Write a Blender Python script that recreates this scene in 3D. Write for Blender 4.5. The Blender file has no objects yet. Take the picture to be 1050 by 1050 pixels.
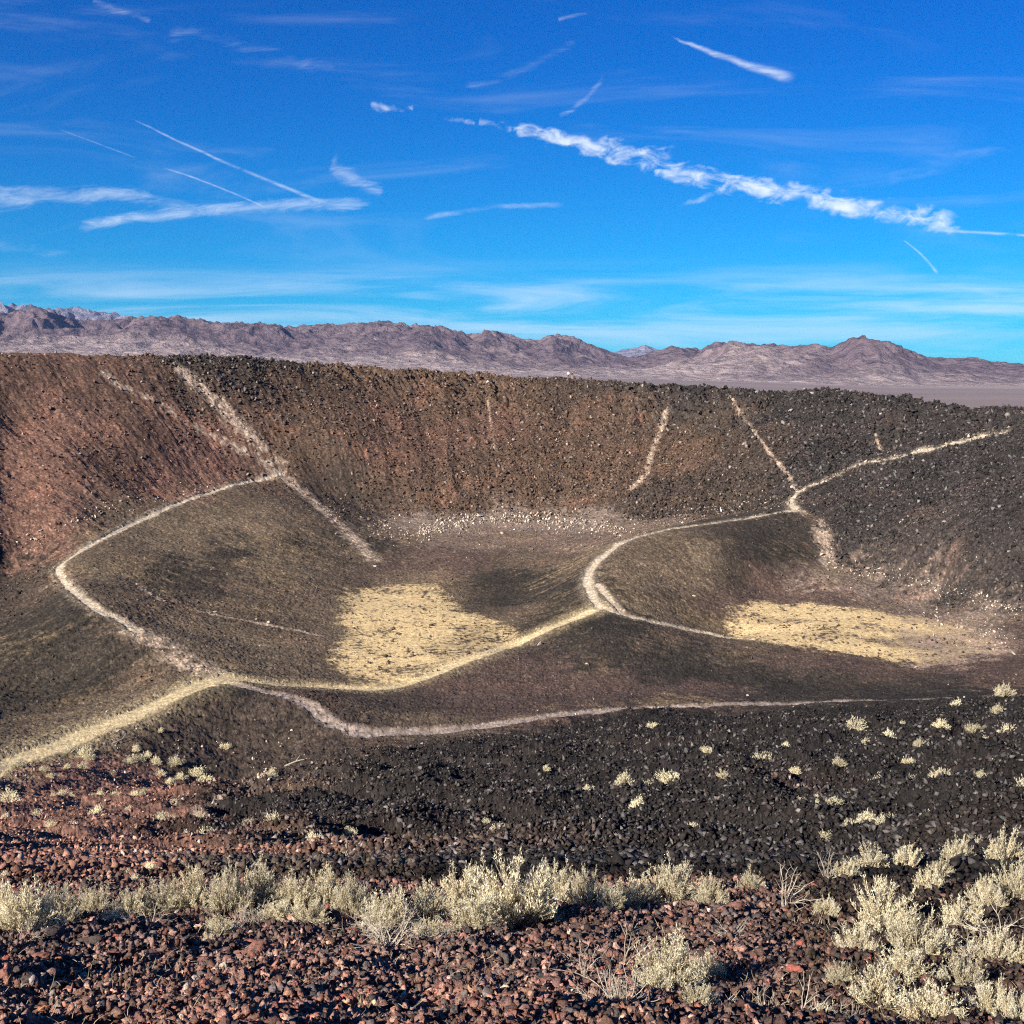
import bpy, bmesh, math, random
import numpy as np
random.seed(7); rng = np.random.default_rng(7)
C = bpy.context.scene.collection
R = math.radians

# ------------------------------------------------------------------ camera
F = 1136.0 / 1050.0            # focal length over frame side
PITCH = 7.12
ZC = 80.0                      # height of the eye above the desert plain
cam_d = bpy.data.cameras.new('camera'); cam = bpy.data.objects.new('camera', cam_d); C.objects.link(cam)
cam.location = (0, 0, ZC); cam.rotation_euler = (R(90 - PITCH), 0, 0)
cam_d.sensor_width = 36; cam_d.lens = 36 * F
cam_d.clip_start = 0.05; cam_d.clip_end = 300000
sc = bpy.context.scene; sc.camera = cam

# ------------------------------------------------------------------ light and exposure
SUN_EL, SUN_AZ = 27.0, 222.0   # compass azimuth, view is towards 0 (+Y); 222 = behind, to the left
sun_d = bpy.data.lights.new('sun', 'SUN'); sun = bpy.data.objects.new('sun', sun_d); C.objects.link(sun)
sun_d.energy = 5.0; sun_d.angle = R(0.5); sun_d.color = (1.0, 0.93, 0.82)
sun.rotation_euler = (R(90 - SUN_EL), 0, R(180 - SUN_AZ))
sun.location = (-60, -60, 200)
sc.view_settings.view_transform = 'Standard'; sc.view_settings.look = 'None'
sc.view_settings.exposure = 1.15; sc.view_settings.gamma = 1.0
sc.cycles.use_denoising = False; sc.cycles.pixel_filter_type = 'BLACKMAN_HARRIS'; sc.cycles.filter_width = 1.15
sc.cycles.max_bounces = 6; sc.cycles.volume_bounces = 0; sc.cycles.transparent_max_bounces = 8

def vdir(u, v):
    a = R(PITCH); x = (u - 525) / 1136.0; y = (525 - v) / 1136.0
    return np.array([x, math.cos(a) + y * math.sin(a), -math.sin(a) + y * math.cos(a)])
def tang(u, v):
    d = vdir(u, v); return d[0] / d[1], d[2] / d[1]

# ------------------------------------------------------------------ sky
world = bpy.data.worlds.new('World'); sc.world = world; world.use_nodes = True
nt = world.node_tree; nt.nodes.clear()
class NB:                       # a tiny node builder
    def __init__(s, nt): s.nt = nt
    def n(s, t, **kw):
        x = s.nt.nodes.new(t)
        for k, v in kw.items(): setattr(x, k, v)
        return x
    def put(s, sock, v):
        if isinstance(v, bpy.types.NodeSocket): s.nt.links.new(v, sock)
        elif v is not None: sock.default_value = v
    def m(s, op, a, b=None, c=None, clamp=False):
        x = s.n('ShaderNodeMath', operation=op, use_clamp=clamp)
        s.put(x.inputs[0], a); s.put(x.inputs[1], b)
        if c is not None: s.put(x.inputs[2], c)
        return x.outputs[0]
    def ss(s, a, lo, hi):        # smoothstep
        x = s.n('ShaderNodeMapRange', interpolation_type='SMOOTHSTEP')
        s.put(x.inputs[0], a); s.put(x.inputs[1], lo); s.put(x.inputs[2], hi); return x.outputs[0]
    def noise(s, vec, scale, detail=6, rough=0.55, dist=0.0):
        x = s.n('ShaderNodeTexNoise'); s.put(x.inputs['Vector'], vec); s.put(x.inputs['Scale'], scale)
        s.put(x.inputs['Detail'], detail); s.put(x.inputs['Roughness'], rough); s.put(x.inputs['Distortion'], dist)
        return x.outputs[0]
    def comb(s, x_, y_, z_=0.0):
        x = s.n('ShaderNodeCombineXYZ'); s.put(x.inputs[0], x_); s.put(x.inputs[1], y_); s.put(x.inputs[2], z_); return x.outputs[0]
    def mix(s, f, a, b, blend='MIX'):
        x = s.n('ShaderNodeMix', data_type='RGBA', blend_type=blend)
        s.put(x.inputs[0], f); s.put(x.inputs[6], a); s.put(x.inputs[7], b); return x.outputs[2]
w = NB(nt)
sky = w.n('ShaderNodeTexSky', sky_type='NISHITA'); sky.sun_disc = False
sky.sun_elevation = R(SUN_EL); sky.sun_rotation = R(SUN_AZ); sky.altitude = 600; sky.air_density = 1.0; sky.dust_density = 0.1; sky.ozone_density = 3.0
gm = w.n('ShaderNodeGamma'); nt.links.new(sky.outputs[0], gm.inputs[0]); gm.inputs[1].default_value = 1.0
tc = w.n('ShaderNodeTexCoord'); sep = w.n('ShaderNodeSeparateXYZ'); nt.links.new(tc.outputs['Generated'], sep.inputs[0])
yy = w.m('MAXIMUM', sep.outputs[1], 0.05)
X = w.m('DIVIDE', sep.outputs[0], yy); Z = w.m('DIVIDE', sep.outputs[2], yy)
XZ = w.comb(X, Z)
skyc = w.mix(1.0, gm.outputs[0], w.mix(w.ss(Z, -0.02, 0.34), (0.02, 0.52, 0.86, 1), (0.0, 0.335, 0.85, 1)), 'MULTIPLY')   # deep desert blue
wn = w.noise(XZ, 7.0, 4); wn2 = w.noise(w.comb(w.m('ADD', X, 4.3), Z), 30.0, 5)
def band(u0, v0, u1, v1, hw0, hw1, bend=0.0, warp=0.0, fine=0.0, soft=1.0):
    """cloud band between two directions; half widths in 1/1136 units; returns mask, s, t"""
    a = tang(u0, v0); b = tang(u1, v1)
    dx, dz = b[0] - a[0], b[1] - a[1]; L = math.hypot(dx, dz); ux, uz = dx / L, dz / L
    px = w.m('SUBTRACT', X, a[0]); pz = w.m('SUBTRACT', Z, a[1])
    s_ = w.m('DIVIDE', w.m('ADD', w.m('MULTIPLY', px, ux), w.m('MULTIPLY', pz, uz)), L)
    t_ = w.m('SUBTRACT', w.m('MULTIPLY', pz, ux), w.m('MULTIPLY', px, uz))
    if bend: t_ = w.m('ADD', t_, w.m('MULTIPLY', w.m('MULTIPLY', s_, w.m('SUBTRACT', 1.0, s_)), bend * 4 / 1136))
    if warp: t_ = w.m('ADD', t_, w.m('MULTIPLY', w.m('SUBTRACT', wn, 0.5), warp / 1136))
    if fine: t_ = w.m('ADD', t_, w.m('MULTIPLY', w.m('SUBTRACT', wn2, 0.5), fine / 1136))
    hw = w.m('ADD', hw0 / 1136, w.m('MULTIPLY', s_, (hw1 - hw0) / 1136))
    k = w.m('DIVIDE', w.m('ABSOLUTE', t_), hw)
    m_ = w.ss(k, 1.0, 1.0 - soft)
    ends = w.m('MULTIPLY', w.ss(s_, -0.02, 0.10), w.ss(s_, 1.02, 0.88))
    return w.m('MULTIPLY', m_, ends), s_, t_
total = None
def add(mk, gain):
    global total
    mk = w.m('MULTIPLY', mk, gain)
    inv = w.m('SUBTRACT', 1.0, mk, clamp=True)
    total = inv if total is None else w.m('MULTIPLY', total, inv)
# thin veil low over the mountains, streaked level
st = w.noise(w.comb(w.m('MULTIPLY', X, 2.2), w.m('MULTIPLY', Z, 26.0), 3.1), 1.6, 6, 0.6, 0.6)
veil = w.m('MULTIPLY', w.ss(st, 0.36, 0.72), w.m('MULTIPLY', w.ss(Z, 0.0, 0.045), w.ss(Z, 0.105, 0.06)))
add(veil, 0.55)
st2 = w.noise(w.comb(w.m('MULTIPLY', X, 1.6), w.m('MULTIPLY', Z, 9.0), 8.4), 2.2, 7, 0.62, 1.0)
add(w.m('MULTIPLY', w.ss(st2, 0.5, 0.85), w.ss(Z, 0.05, 0.14)), 0.14)
tex = w.noise(w.comb(w.m('ADD', w.m('MULTIPLY', X, 16.0), w.m('MULTIPLY', Z, -22.0)), w.m('MULTIPLY', Z, 60.0), 1.7), 1.9, 8, 0.66, 0.5)
def cirrus(args, gain, lo=0.3, hi=0.62):
    args = list(args); mk, s_, t_ = band(*(args[:4] + [args[4] * 1.5, args[5] * 1.5] + args[6:])); add(w.ss(w.m('ADD', tex, w.m('MULTIPLY', w.m('SUBTRACT', mk, 1.0), .5)), lo + .05, hi + .36), gain)
cirrus((-60, 205, 215, 213, 24, 9, -6, 26, 6), 0.62, 0.2, 0.6)
cirrus((60, 238, 395, 210, 9, 9, -9, 14, 5), 0.68, 0.15, 0.55)
cirrus((335, 168, 398, 196, 15, 10, 3, 8, 8), 0.8, 0.2, 0.6)
cirrus((425, 226, 590, 209, 5, 5, -4, 8, 3), 0.42, 0.2, 0.6)
cirrus((90, 0, 160, 22, 8, 6, 0, 8, 6), 0.4)
cirrus((160, 30, 360, 75, 22, 14, 0, 30, 8), 0.3, 0.35, 0.7)
cirrus((570, 20, 605, 12, 5, 4, 0, 5, 4), 0.45)
cirrus((470, 90, 600, 35, 12, 8, 8, 18, 8), 0.28, 0.3, 0.7)
cirrus((570, 122, 622, 74, 7, 5, 5, 4, 5), 0.5)
cirrus((900, 185, 1060, 145, 14, 12, 0, 18, 6), 0.26, 0.3, 0.7)
cirrus((960, 290, 1030, 304, 7, 6, 0, 8, 5), 0.4)
cirrus((985, 325, 1070, 305, 5, 5, 0, 5, 4), 0.35)
cirrus((-20, 250, 110, 270, 12, 10, 0, 12, 5), 0.25, 0.3, 0.7)
def trail_(args, gain):
    args = list(args); args[4] *= .75; args[5] *= .75; args[9] = 1.0; mk, s_, t_ = band(*args); add(w.m('MULTIPLY', mk, w.ss(tex, .25, .7)), gain)
trail_((138, 122, 338, 210, 1.8, 4.0, 3, 7, 2.5, 0.9), 0.42)
trail_((60, 132, 140, 162, 1.5, 1.5, 0, 4, 1.5, 0.9), 0.22)
trail_((168, 172, 275, 214, 1.6, 1.8, -2, 4, 1.5, 0.9), 0.45)
trail_((926, 246, 962, 281, 1.4, 3.4, -2, 3, 2, 0.9), 0.5)
trail_((690, 38, 815, 80, 2.2, 11, 3, 5, 9, 0.9), 0.6)
trail_((960, 236, 1080, 243, 3.5, 2.5, 0, 4, 3, 0.9), 0.55)
# the bright broken streak of puffs
ripple = w.noise(w.comb(w.m('ADD', w.m('MULTIPLY', X, 34.0), w.m('MULTIPLY', Z, -30.0)), w.m('ADD', w.m('MULTIPLY', Z, 62.0), w.m('MULTIPLY', X, 16.0)), 5.5), 1.3, 8, 0.6, 0.5)
def puff(args, lo, hi, gain):
    args = list(args); args[4] *= 1.5; args[5] *= 1.5; mk, s_, t_ = band(*args)
    add(w.ss(w.m('ADD', w.m('ADD', ripple, w.m('MULTIPLY', w.m('SUBTRACT', wn2, 0.5), 0.35)), w.m('MULTIPLY', w.m('SUBTRACT', mk, 1.0), 0.60)), lo + .02, hi + .17), gain)
puff((516, 128, 705, 168, 15, 22, 2, 16, 10, 1.0), 0.30, 0.58, 0.95)
puff((655, 172, 1010, 238, 18, 20, -2, 16, 10, 1.0), 0.27, 0.56, 0.97)
puff((376, 108, 428, 113, 9, 8, 0, 5, 8, 1.0), 0.36, 0.66, 0.8)
puff((452, 119, 490, 128, 8, 6, 0, 5, 8, 1.0), 0.38, 0.68, 0.7)
puff((488, 124, 528, 134, 11, 9, 0, 5, 8, 1.0), 0.37, 0.66, 0.8)
puff((690, 215, 760, 188, 5, 12, 0, 4, 5, 1.0), 0.34, 0.66, 0.6)
cl = w.m('SUBTRACT', 1.0, total)
out_c = w.mix(cl, skyc, (6.4, 7.2, 8.0, 1))
bg = w.n('ShaderNodeBackground'); nt.links.new(out_c, bg.inputs[0]); bg.inputs[1].default_value = 0.064
wo = w.n('ShaderNodeOutputWorld'); nt.links.new(bg.outputs[0], wo.inputs[0])

# ------------------------------------------------------------------ helpers
def setp(o, **kw):
    for k, v in kw.items():
        if v: o[k] = v
    return o
def mesh_np(name, co, faces_v, counts, mat=None, smooth=False, col=None, attrs=None, link=True):
    me = bpy.data.meshes.new(name)
    nv, nl, nf = len(co), len(faces_v), len(counts)
    me.vertices.add(nv); me.vertices.foreach_set('co', np.ascontiguousarray(co, dtype=np.float32).ravel())
    me.loops.add(nl); me.loops.foreach_set('vertex_index', np.ascontiguousarray(faces_v, dtype=np.int32))
    me.polygons.add(nf)
    st = np.zeros(nf, np.int32); st[1:] = np.cumsum(counts)[:-1]
    me.polygons.foreach_set('loop_start', st); me.polygons.foreach_set('loop_total', np.asarray(counts, np.int32))
    me.update(calc_edges=True)
    if smooth: me.polygons.foreach_set('use_smooth', np.ones(nf, bool))
    if col is not None:
        a = me.color_attributes.new('Col', 'FLOAT_COLOR', 'POINT')
        c4 = np.ones((nv, 4), np.float32); c4[:, :3] = col; a.data.foreach_set('color', c4.ravel())
    for k, v in (attrs or {}).items():
        a = me.attributes.new(k, 'FLOAT', 'POINT'); a.data.foreach_set('value', np.asarray(v, np.float32))
    if mat: me.materials.append(mat)
    if not link: return me
    o = bpy.data.objects.new(name, me); C.objects.link(o); return o

_perm = rng.permutation(4096).astype(np.int64)
_ang = rng.random(4096) * 2 * math.pi
_gx, _gy = np.cos(_ang).astype(np.float32), np.sin(_ang).astype(np.float32)
def gnoise(x, y, seed=0):
    x = x + 17.37 + (seed * 7.13) % 31; y = y + 5.71 + (seed * 3.77) % 29
    xi = np.floor(x); yi = np.floor(y); fx = (x - xi).astype(np.float32); fy = (y - yi).astype(np.float32)
    xi = xi.astype(np.int64) + seed * 57; yi = yi.astype(np.int64) + seed * 131
    def g(i, j, dx, dy):
        h = _perm[(_perm[i & 4095] + j) & 4095]
        return _gx[h] * dx + _gy[h] * dy
    ux = fx * fx * fx * (fx * (fx * 6 - 15) + 10); uy = fy * fy * fy * (fy * (fy * 6 - 15) + 10)
    a = g(xi, yi, fx, fy); b = g(xi + 1, yi, fx - 1, fy); c = g(xi, yi + 1, fx, fy - 1); d = g(xi + 1, yi + 1, fx - 1, fy - 1)
    return (a + ux * (b - a)) * (1 - uy) + (c + ux * (d - c)) * uy      # about -0.7..0.7
def fbm(x, y, wl, oct=4, gain=0.5, seed=0, ridged=False):
    s = 0; a = 1.0; tot = 0
    for i in range(oct):
        n = gnoise(x / wl, y / wl, seed + i)
        if ridged: n = 1 - np.abs(n) * 2.6
        s = s + a * n; tot += a; a *= gain; wl *= 0.5
    return s / tot
def sstep(x, a, b):
    t = np.clip((x - a) / (b - a), 0, 1); return t * t * (3 - 2 * t)

# ------------------------------------------------------------------ the shape of the crater
def PZ(u, v, z):                # a point seen at (u, v) that lies z metres above or below the eye
    d = vdir(u, v); k = z / d[2]; return (d[0] * k, d[1] * k, z)
def PD(u, v, dist):             # a point seen at (u, v) at a given distance ahead
    d = vdir(u, v); k = dist / d[1]; return (d[0] * k, dist, d[2] * k)
ctrl = []
# floors
for u, v in [(350,692),(380,700),(430,685),(480,662),(520,645),(450,600),(400,598),(365,612),(350,650),(420,640),(380,660),(460,630)]: ctrl.append(PZ(u, v, -30))
for u, v in [(755,625),(800,620),(900,628),(960,640),(1000,665),(930,682),(850,668),(790,655),(880,650),(820,640)]: ctrl.append(PZ(u, v, -30))
for u, v, z in [(540,545,-27.6),(460,548,-27.6),(620,548,-27.4),(540,568,-28.2),(450,572,-28.6),(600,566,-28),(500,585,-29.2)]: ctrl.append(PZ(u, v, z))
# left inner crest and its slopes
for u, v, d in [(285,487,208),(240,497,197),(190,513,183),(150,530,172),(105,552,158),(75,570,147),(60,583,139),(72,602,129),(100,625,120),(140,648,113),(180,672,107),(210,688,103),(230,694,101)]: ctrl.append(PD(u, v, d))
for u, v, z in [(385,575,-28.6),(345,530,-24.6),(315,505,-21.8),(300,600,-28.2),(200,560,-25.2),(250,540,-24.0),(320,570,-27.3),(160,600,-26.6),(220,620,-28.0),(290,650,-29.2),(120,590,-25.4),(290,520,-22.5),(260,660,-29.1),(230,585,-26.6),(170,640,-27.6)]: ctrl.append(PZ(u, v, z))
# moat left of the crest
for u, v, z in [(60,655,-27.6),(110,670,-27.9),(30,620,-27.6),(0,650,-29.0),(60,700,-29.9),(0,700,-29.9),(120,705,-29.2),(20,740,-29.8),(0,600,-27.8)]: ctrl.append(PZ(u, v, z))
# main trail, lowest saddle
for u, v, d in [(0,783,75),(50,766,79.5),(100,746,85),(140,730,89),(180,712,94.5),(230,695,101),(300,702,102.5),(380,706,103.5),(440,692,108),(500,668,115.5),(560,645,123.5),(590,633,127.5),(615,622,130)]: ctrl.append(PD(u, v, d))
# berm in front of it
for u, v, d in [(250,712,95),(290,714,94),(340,745,87),(370,752,86),(420,752,86.2),(500,745,86.8),(600,731,88.5),(700,725,89),(850,721,88.5),(980,716,86.5),
                (230,755,87),(300,765,85.5),(200,790,79),(270,800,77.5),(180,780,80),(205,815,72.5)]: ctrl.append(PD(u, v, d))
for u, v, z in [(420,725,-29.0),(500,715,-29.4),(560,690,-29.8),(620,705,-29.4),(540,665,-30),(700,712,-29.0),(460,735,-28.7)]: ctrl.append(PZ(u, v, z))
# the middle mound
for u, v, d in [(605,605,137),(603,590,143),(615,573,150),(640,555,157),(680,544,164),(720,538,169),(770,530,175),(815,524,181),
                (640,630,127),(680,640,127.5),(740,653,130),(630,650,118),(680,672,113),(740,690,108.5),(820,698,106),(900,700,104.5),(960,708,98),(640,690,106.5),(740,712,96)]: ctrl.append(PD(u, v, d))
for u, v, z in [(680,590,-26.8),(720,610,-28.8),(760,575,-26.0),(740,600,-28.2),(700,565,-25.0),(820,560,-25.6),(800,590,-28.2),(660,610,-27.4),(770,600,-28.9),(845,590,-28.0),(850,600,-28.7),
                (560,600,-29.2),(570,575,-27.9),(540,620,-29.9),(580,612,-28.2),(590,560,-27.6)]: ctrl.append(PZ(u, v, z))
# near edge of the right flat and the low wall right of it
for u, v, z in [(830,685,-29.6),(900,692,-29.2),(980,700,-28.8),(1040,690,-28.6),(1050,650,-29.2),(1100,650,-28.6),(1100,700,-27.6)]: ctrl.append(PZ(u, v, z))
# right wall
for u, v, z in [(870,575,-27.4),(920,590,-28.3),(980,605,-28.6),(1050,630,-28.6),(1100,635,-27.8),
                (850,530,-22.9),(900,540,-23.2),(960,550,-22.8),(1020,560,-22.6),(1080,560,-21.6),
                (900,472,-17.0),(850,492,-19.0),(960,458,-14.6),(1030,444,-10.6),(960,500,-18),(1040,500,-16.4),(1100,500,-15.0)]: ctrl.append(PZ(u, v, z))
# foot of the far wall
for u, v, z in [(430,548,-27.4),(480,536,-27.2),(540,532,-27.2),(600,534,-27.2),(650,538,-26.8),(700,528,-25.8),(760,520,-24.6),(400,545,-27.2),(350,505,-22.6)]: ctrl.append(PZ(u, v, z))
for u, v, d in [(0,572,150),(0,540,157),(60,560,155),(60,520,164),(110,530,168),(110,500,177),(160,505,184),(200,490,195),(250,480,206),(-60,540,146),(-60,480,160),(-60,420,176)]: ctrl.append(PD(u, v, d))
# face of the far wall
for u, v, d in [(0,470,176),(60,465,181),(150,450,197),(250,450,212),(350,460,218),(450,460,230),(540,460,236),(640,465,236),(740,465,228),(820,465,218),
                (100,410,203),(200,410,217),(300,410,231),(400,415,246),(500,420,256),(600,425,260),(700,428,256),(800,430,240),(900,435,221),(0,420,190),(0,500,168),(980,430,205)]: ctrl.append(PD(u, v, d))
rim = [(-60,362,192),(0,364,203),(50,365,209),(100,366,216),(150,368,222),(200,369,229),(250,370,237),(300,373,246),(350,377,255),(400,381,263),(450,385,269),(500,388,273),(545,389,275),(583,390,276),
       (620,393,276),(650,396,275),(700,400,271),(750,403,266),(800,403,258),(850,403,249),(900,409,238),(950,416,225),(1000,421,212),(1050,426,199),(1110,430,184)]
for u, v, d in rim: ctrl.append(PD(u, v, d))
for u, v, d in rim:             # outer flank falls away
    x, y, z = PD(u, v, d); L = math.hypot(x, y - 135); ux, uy = x / L, (y - 135) / L
    for dd, dz in ((10, -0.6), (30, -9), (80, -33), (160, -65)): ctrl.append((x + ux * dd, y + uy * dd, z + dz))
# the ring beside and behind the eye
for x, y, z in [(-112,165,3),(-122,120,-2),(-112,75,-2),(-86,35,-1.5),(-45,5,-1.5),(-18,-3,-1.2),(95,160,-6),(104,120,-6),(98,75,-5),(75,35,-4),(38,8,-2.6),(15,-2,-1.4),
                (-84,120,-23),(-80,90,-22),(-64,58,-15),(72,110,-22),(72,85,-20),(58,50,-14),(-62,95,-26),
                (-140,-20,-30),(0,-40,-16),(120,-20,-30),(0,-110,-50),(200,60,-50),(-200,60,-50),(-200,180,-45),(200,180,-50),(60,-90,-50),(-60,-90,-50)]: ctrl.append((x, y, z))
# the near slope under the eye
for u, v, d in [(0,1050,4.0),(525,1050,4.0),(1050,1050,4.0),(0,985,6.2),(262,985,6.2),(525,985,6.2),(787,985,6.2),(1050,985,6.2),
                (0,935,8.8),(262,930,8.8),(525,930,8.8),(787,925,9.0),(1050,920,9.4),(262,903,10.8),(0,905,10.8),(525,902,10.8),(787,897,11.2),(1050,893,11.6),
                (0,880,22),(100,870,30),(200,872,29),(525,874,24),(787,872,22),(1050,860,22),(350,870,27),
                (0,850,41),(100,840,47),(205,845,50),(350,830,42),(525,830,36),(700,830,34),(880,830,31),(1050,825,30),
                (0,815,59),(100,808,63),(180,812,68),(320,798,60),(450,790,58),(600,785,54),(750,780,51),(900,775,48),(1050,765,46),
                (60,788,71),(330,775,76),(450,768,74),(600,755,72),(750,750,69),(900,742,67),(1050,730,63),(1120,700,72)]: ctrl.append(PD(u, v, d))
for x, y, z in [(-2.2,2.6,-1.85),(0,2.6,-1.85),(2.2,2.6,-1.85),(0,0,-1.65),(-5,0,-1.6),(5,0,-1.7)]: ctrl.append((x, y, z))
ctrl = np.array(ctrl, float)
# drop near-duplicates
keep = []
for i, p in enumerate(ctrl):
    if all((p[0]-ctrl[j][0])**2 + (p[1]-ctrl[j][1])**2 > (0.02*max(10, math.hypot(p[0], p[1])))**2*0.5 for j in keep): keep.append(i)
ctrl = ctrl[keep]
cc = 0.6 + 0.018 * np.hypot(ctrl[:, 0], ctrl[:, 1])
def ker(x, y): return np.sqrt((x[:, None] - ctrl[None, :, 0])**2 + (y[:, None] - ctrl[None, :, 1])**2 + cc[None, :]**2)
N = len(ctrl)
A = np.zeros((N + 3, N + 3)); A[:N, :N] = ker(ctrl[:, 0], ctrl[:, 1]) - 0.25 * np.eye(N) * 1.0
A[:N, N:] = np.c_[np.ones(N), ctrl[:, 0], ctrl[:, 1]]; A[N:, :N] = A[:N, N:].T
W = np.linalg.solve(A, np.r_[ctrl[:, 2], 0, 0, 0])
def rbf(x, y):
    o = np.empty(len(x))
    for i in range(0, len(x), 20000):
        a = x[i:i+20000]; b = y[i:i+20000]
        o[i:i+20000] = ker(a, b) @ W[:N] + W[N] + W[N+1] * a + W[N+2] * b
    return o
GX0, GY0, GN, GM, GS = -230.0, -130.0, 461, 571, 1.0
gx, gy = np.meshgrid(GX0 + GS * np.arange(GN), GY0 + GS * np.arange(GM))
G = rbf(gx.ravel(), gy.ravel()).reshape(gx.shape)
# finer grid near the eye
HX0, HY0, HN, HM, HS = -16.0, -6.0, 161, 181, 0.2
hx, hy = np.meshgrid(HX0 + HS * np.arange(HN), HY0 + HS * np.arange(HM))
Hg = rbf(hx.ravel(), hy.ravel()).reshape(hx.shape)
def cr(Gd, x0, y0, s, x, y):    # Catmull-Rom lookup
    fx = np.clip((x - x0) / s, 1, Gd.shape[1] - 3); fy = np.clip((y - y0) / s, 1, Gd.shape[0] - 3)
    ix = fx.astype(int); iy = fy.astype(int); tx = fx - ix; ty = fy - iy
    def wts(t): return (-.5*t+t*t-.5*t**3, 1-2.5*t*t+1.5*t**3, .5*t+2*t*t-1.5*t**3, -.5*t*t+.5*t**3)
    wx, wy = wts(tx), wts(ty); r = 0
    for j in range(4):
        rr = 0
        for i in range(4): rr = rr + wx[i] * Gd[iy + j - 1, ix + i - 1]
        r = r + wy[j] * rr
    return r
VB = np.array([(0,366),(300,374),(525,384),(700,390),(820,393),(1050,400)], float)
RB = 6500.0
def base_z(ph):                 # height of the mountain foot by bearing, above the plain
    u = 525 + 1136 * np.tan(np.clip(ph, -1.2, 1.2)); v = np.interp(u, VB[:, 0], VB[:, 1])
    t = np.interp(v, [300, 450], [tang(525, 300)[1], tang(525, 450)[1]])
    return RB * t + ZC
def height(x, y):
    """smooth ground height above the plain"""
    g = cr(G, GX0, GY0, GS, x, y)
    k = sstep(np.maximum(np.maximum(np.abs(x), 0) / 15.0, np.abs(y - 12) / 17.0), 0.7, 0.98)
    near = k < 1
    if near.any():
        h = cr(Hg, HX0, HY0, HS, x[near], y[near]); g[near] = h * (1 - k[near]) + g[near] * k[near]
    g = g + ZC
    rc = np.hypot(x, y - 135); r = np.hypot(x, y)
    far = np.clip((r - 600) / (RB - 600), 0, 1) ** 1.4
    plain = 0.0 + np.clip(base_z(np.arctan2(x, np.maximum(y, 1e-3))), 5, 300) * far * (y > 0)
    b = sstep(rc, 185, 330)
    return g * (1 - b) + plain * b
def hit(u, v):                  # where the line of sight through (u, v) meets the ground
    d = vdir(u, v); t = np.concatenate([np.arange(2.0, 30, .02), np.arange(30, 330, .1)])
    x = d[0] / d[1] * t; y = t; z = ZC + d[2] / d[1] * t
    s = z - height(x, y); i = np.argmax(s < 0)
    if not (s < 0).any(): return None
    return x[i], y[i]

# ------------------------------------------------------------------ what lies where: trails, dry lakes, soils
MX0, MY0, MS = -120.0, 0.0, 0.25; MN, MM = 960, 1200
def blank(): return np.full((MM, MN), 9.0, np.float32)
def draw(grid, pts, width):
    """pts in (u, v); writes distance / width"""
    w3 = [hit(u, v) for u, v in pts]; w3 = [p for p in w3 if p]
    for (x0, y0), (x1, y1) in zip(w3[:-1], w3[1:]):
        L = math.hypot(x1 - x0, y1 - y0)
        if L > 60: continue
        pad = width * 4
        a0 = max(0, int((min(x0, x1) - pad - MX0) / MS)); a1 = min(MN, int((max(x0, x1) + pad - MX0) / MS) + 1)
        b0 = max(0, int((min(y0, y1) - pad - MY0) / MS)); b1 = min(MM, int((max(y0, y1) + pad - MY0) / MS) + 1)
        if a1 <= a0 or b1 <= b0: continue
        xs, ys = np.meshgrid(MX0 + MS * np.arange(a0, a1), MY0 + MS * np.arange(b0, b1))
        t = np.clip(((xs - x0) * (x1 - x0) + (ys - y0) * (y1 - y0)) / max(L * L, 1e-6), 0, 1)
        d = np.hypot(xs - x0 - t * (x1 - x0), ys - y0 - t * (y1 - y0)) / width
        grid[b0:b1, a0:a1] = np.minimum(grid[b0:b1, a0:a1], d)
def smooth_pts(p, n=6):
    p = np.array(p, float); q = np.vstack([2 * p[0] - p[1], p, 2 * p[-1] - p[-2]]); o = []
    for i in range(1, len(q) - 2):
        for k in range(n):
            t = k / n; a, b, c, d = q[i-1], q[i], q[i+1], q[i+2]
            o.append(0.5 * ((2*b) + (c-a)*t + (2*a-5*b+4*c-d)*t*t + (3*b-a-3*c+d)*t**3))
    o.append(p[-1]); return [tuple(x) for x in o]
main_t, white_t, grey_t, scar_t = blank(), blank(), blank(), blank()
draw(main_t, smooth_pts([(-60,806),(0,783),(50,766),(100,746),(140,730),(180,712),(205,702),(230,695)]), 1.35)
draw(main_t, smooth_pts([(-60,806),(0,783),(50,766),(100,746),(140,730),(180,712),(205,702),(230,695),(300,702),(380,706),(420,698),(440,692),(470,678),(500,668),(530,658),(560,645),(590,633),(615,622)]), 1.0)
draw(white_t, smooth_pts([(285,487),(240,497),(190,513),(150,530),(105,552),(75,570),(60,583),(72,602),(100,625),(120,634),(140,648)]), 0.5)
draw(white_t, smooth_pts([(615,622),(605,605),(603,590),(615,573),(640,555),(680,544),(720,538),(770,530),(815,524)]), 0.58)
draw(white_t, smooth_pts([(615,622),(640,630),(680,640),(740,653),(770,656)]), 0.5)
draw(white_t, [(612,600),(628,618),(640,630)], 0.4)
draw(white_t, smooth_pts([(815,524),(812,512),(830,500),(850,490),(880,478),(900,473),(930,467),(960,459),(1000,450),(1030,444)]), 0.6)
draw(scar_t, smooth_pts([(815,524),(835,532),(843,548),(846,562),(850,580)]), 1.1)
draw(scar_t, smooth_pts([(140,648),(165,660),(190,678),(215,690)]), 1.3)
draw(scar_t, smooth_pts([(285,487),(278,470),(262,452),(240,430),(222,412),(205,396),(185,380)]), 1.35)
draw(scar_t, smooth_pts([(280,484),(262,466),(240,458),(215,445),(190,432),(165,415),(140,402),(120,393),(107,383)]), 0.75)
draw(scar_t, smooth_pts([(295,492),(320,512),(345,535),(365,555),(383,574)]), 1.1)
draw(scar_t, smooth_pts([(682,422),(678,440),(668,465),(662,485),(648,500)]), 0.5)
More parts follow.
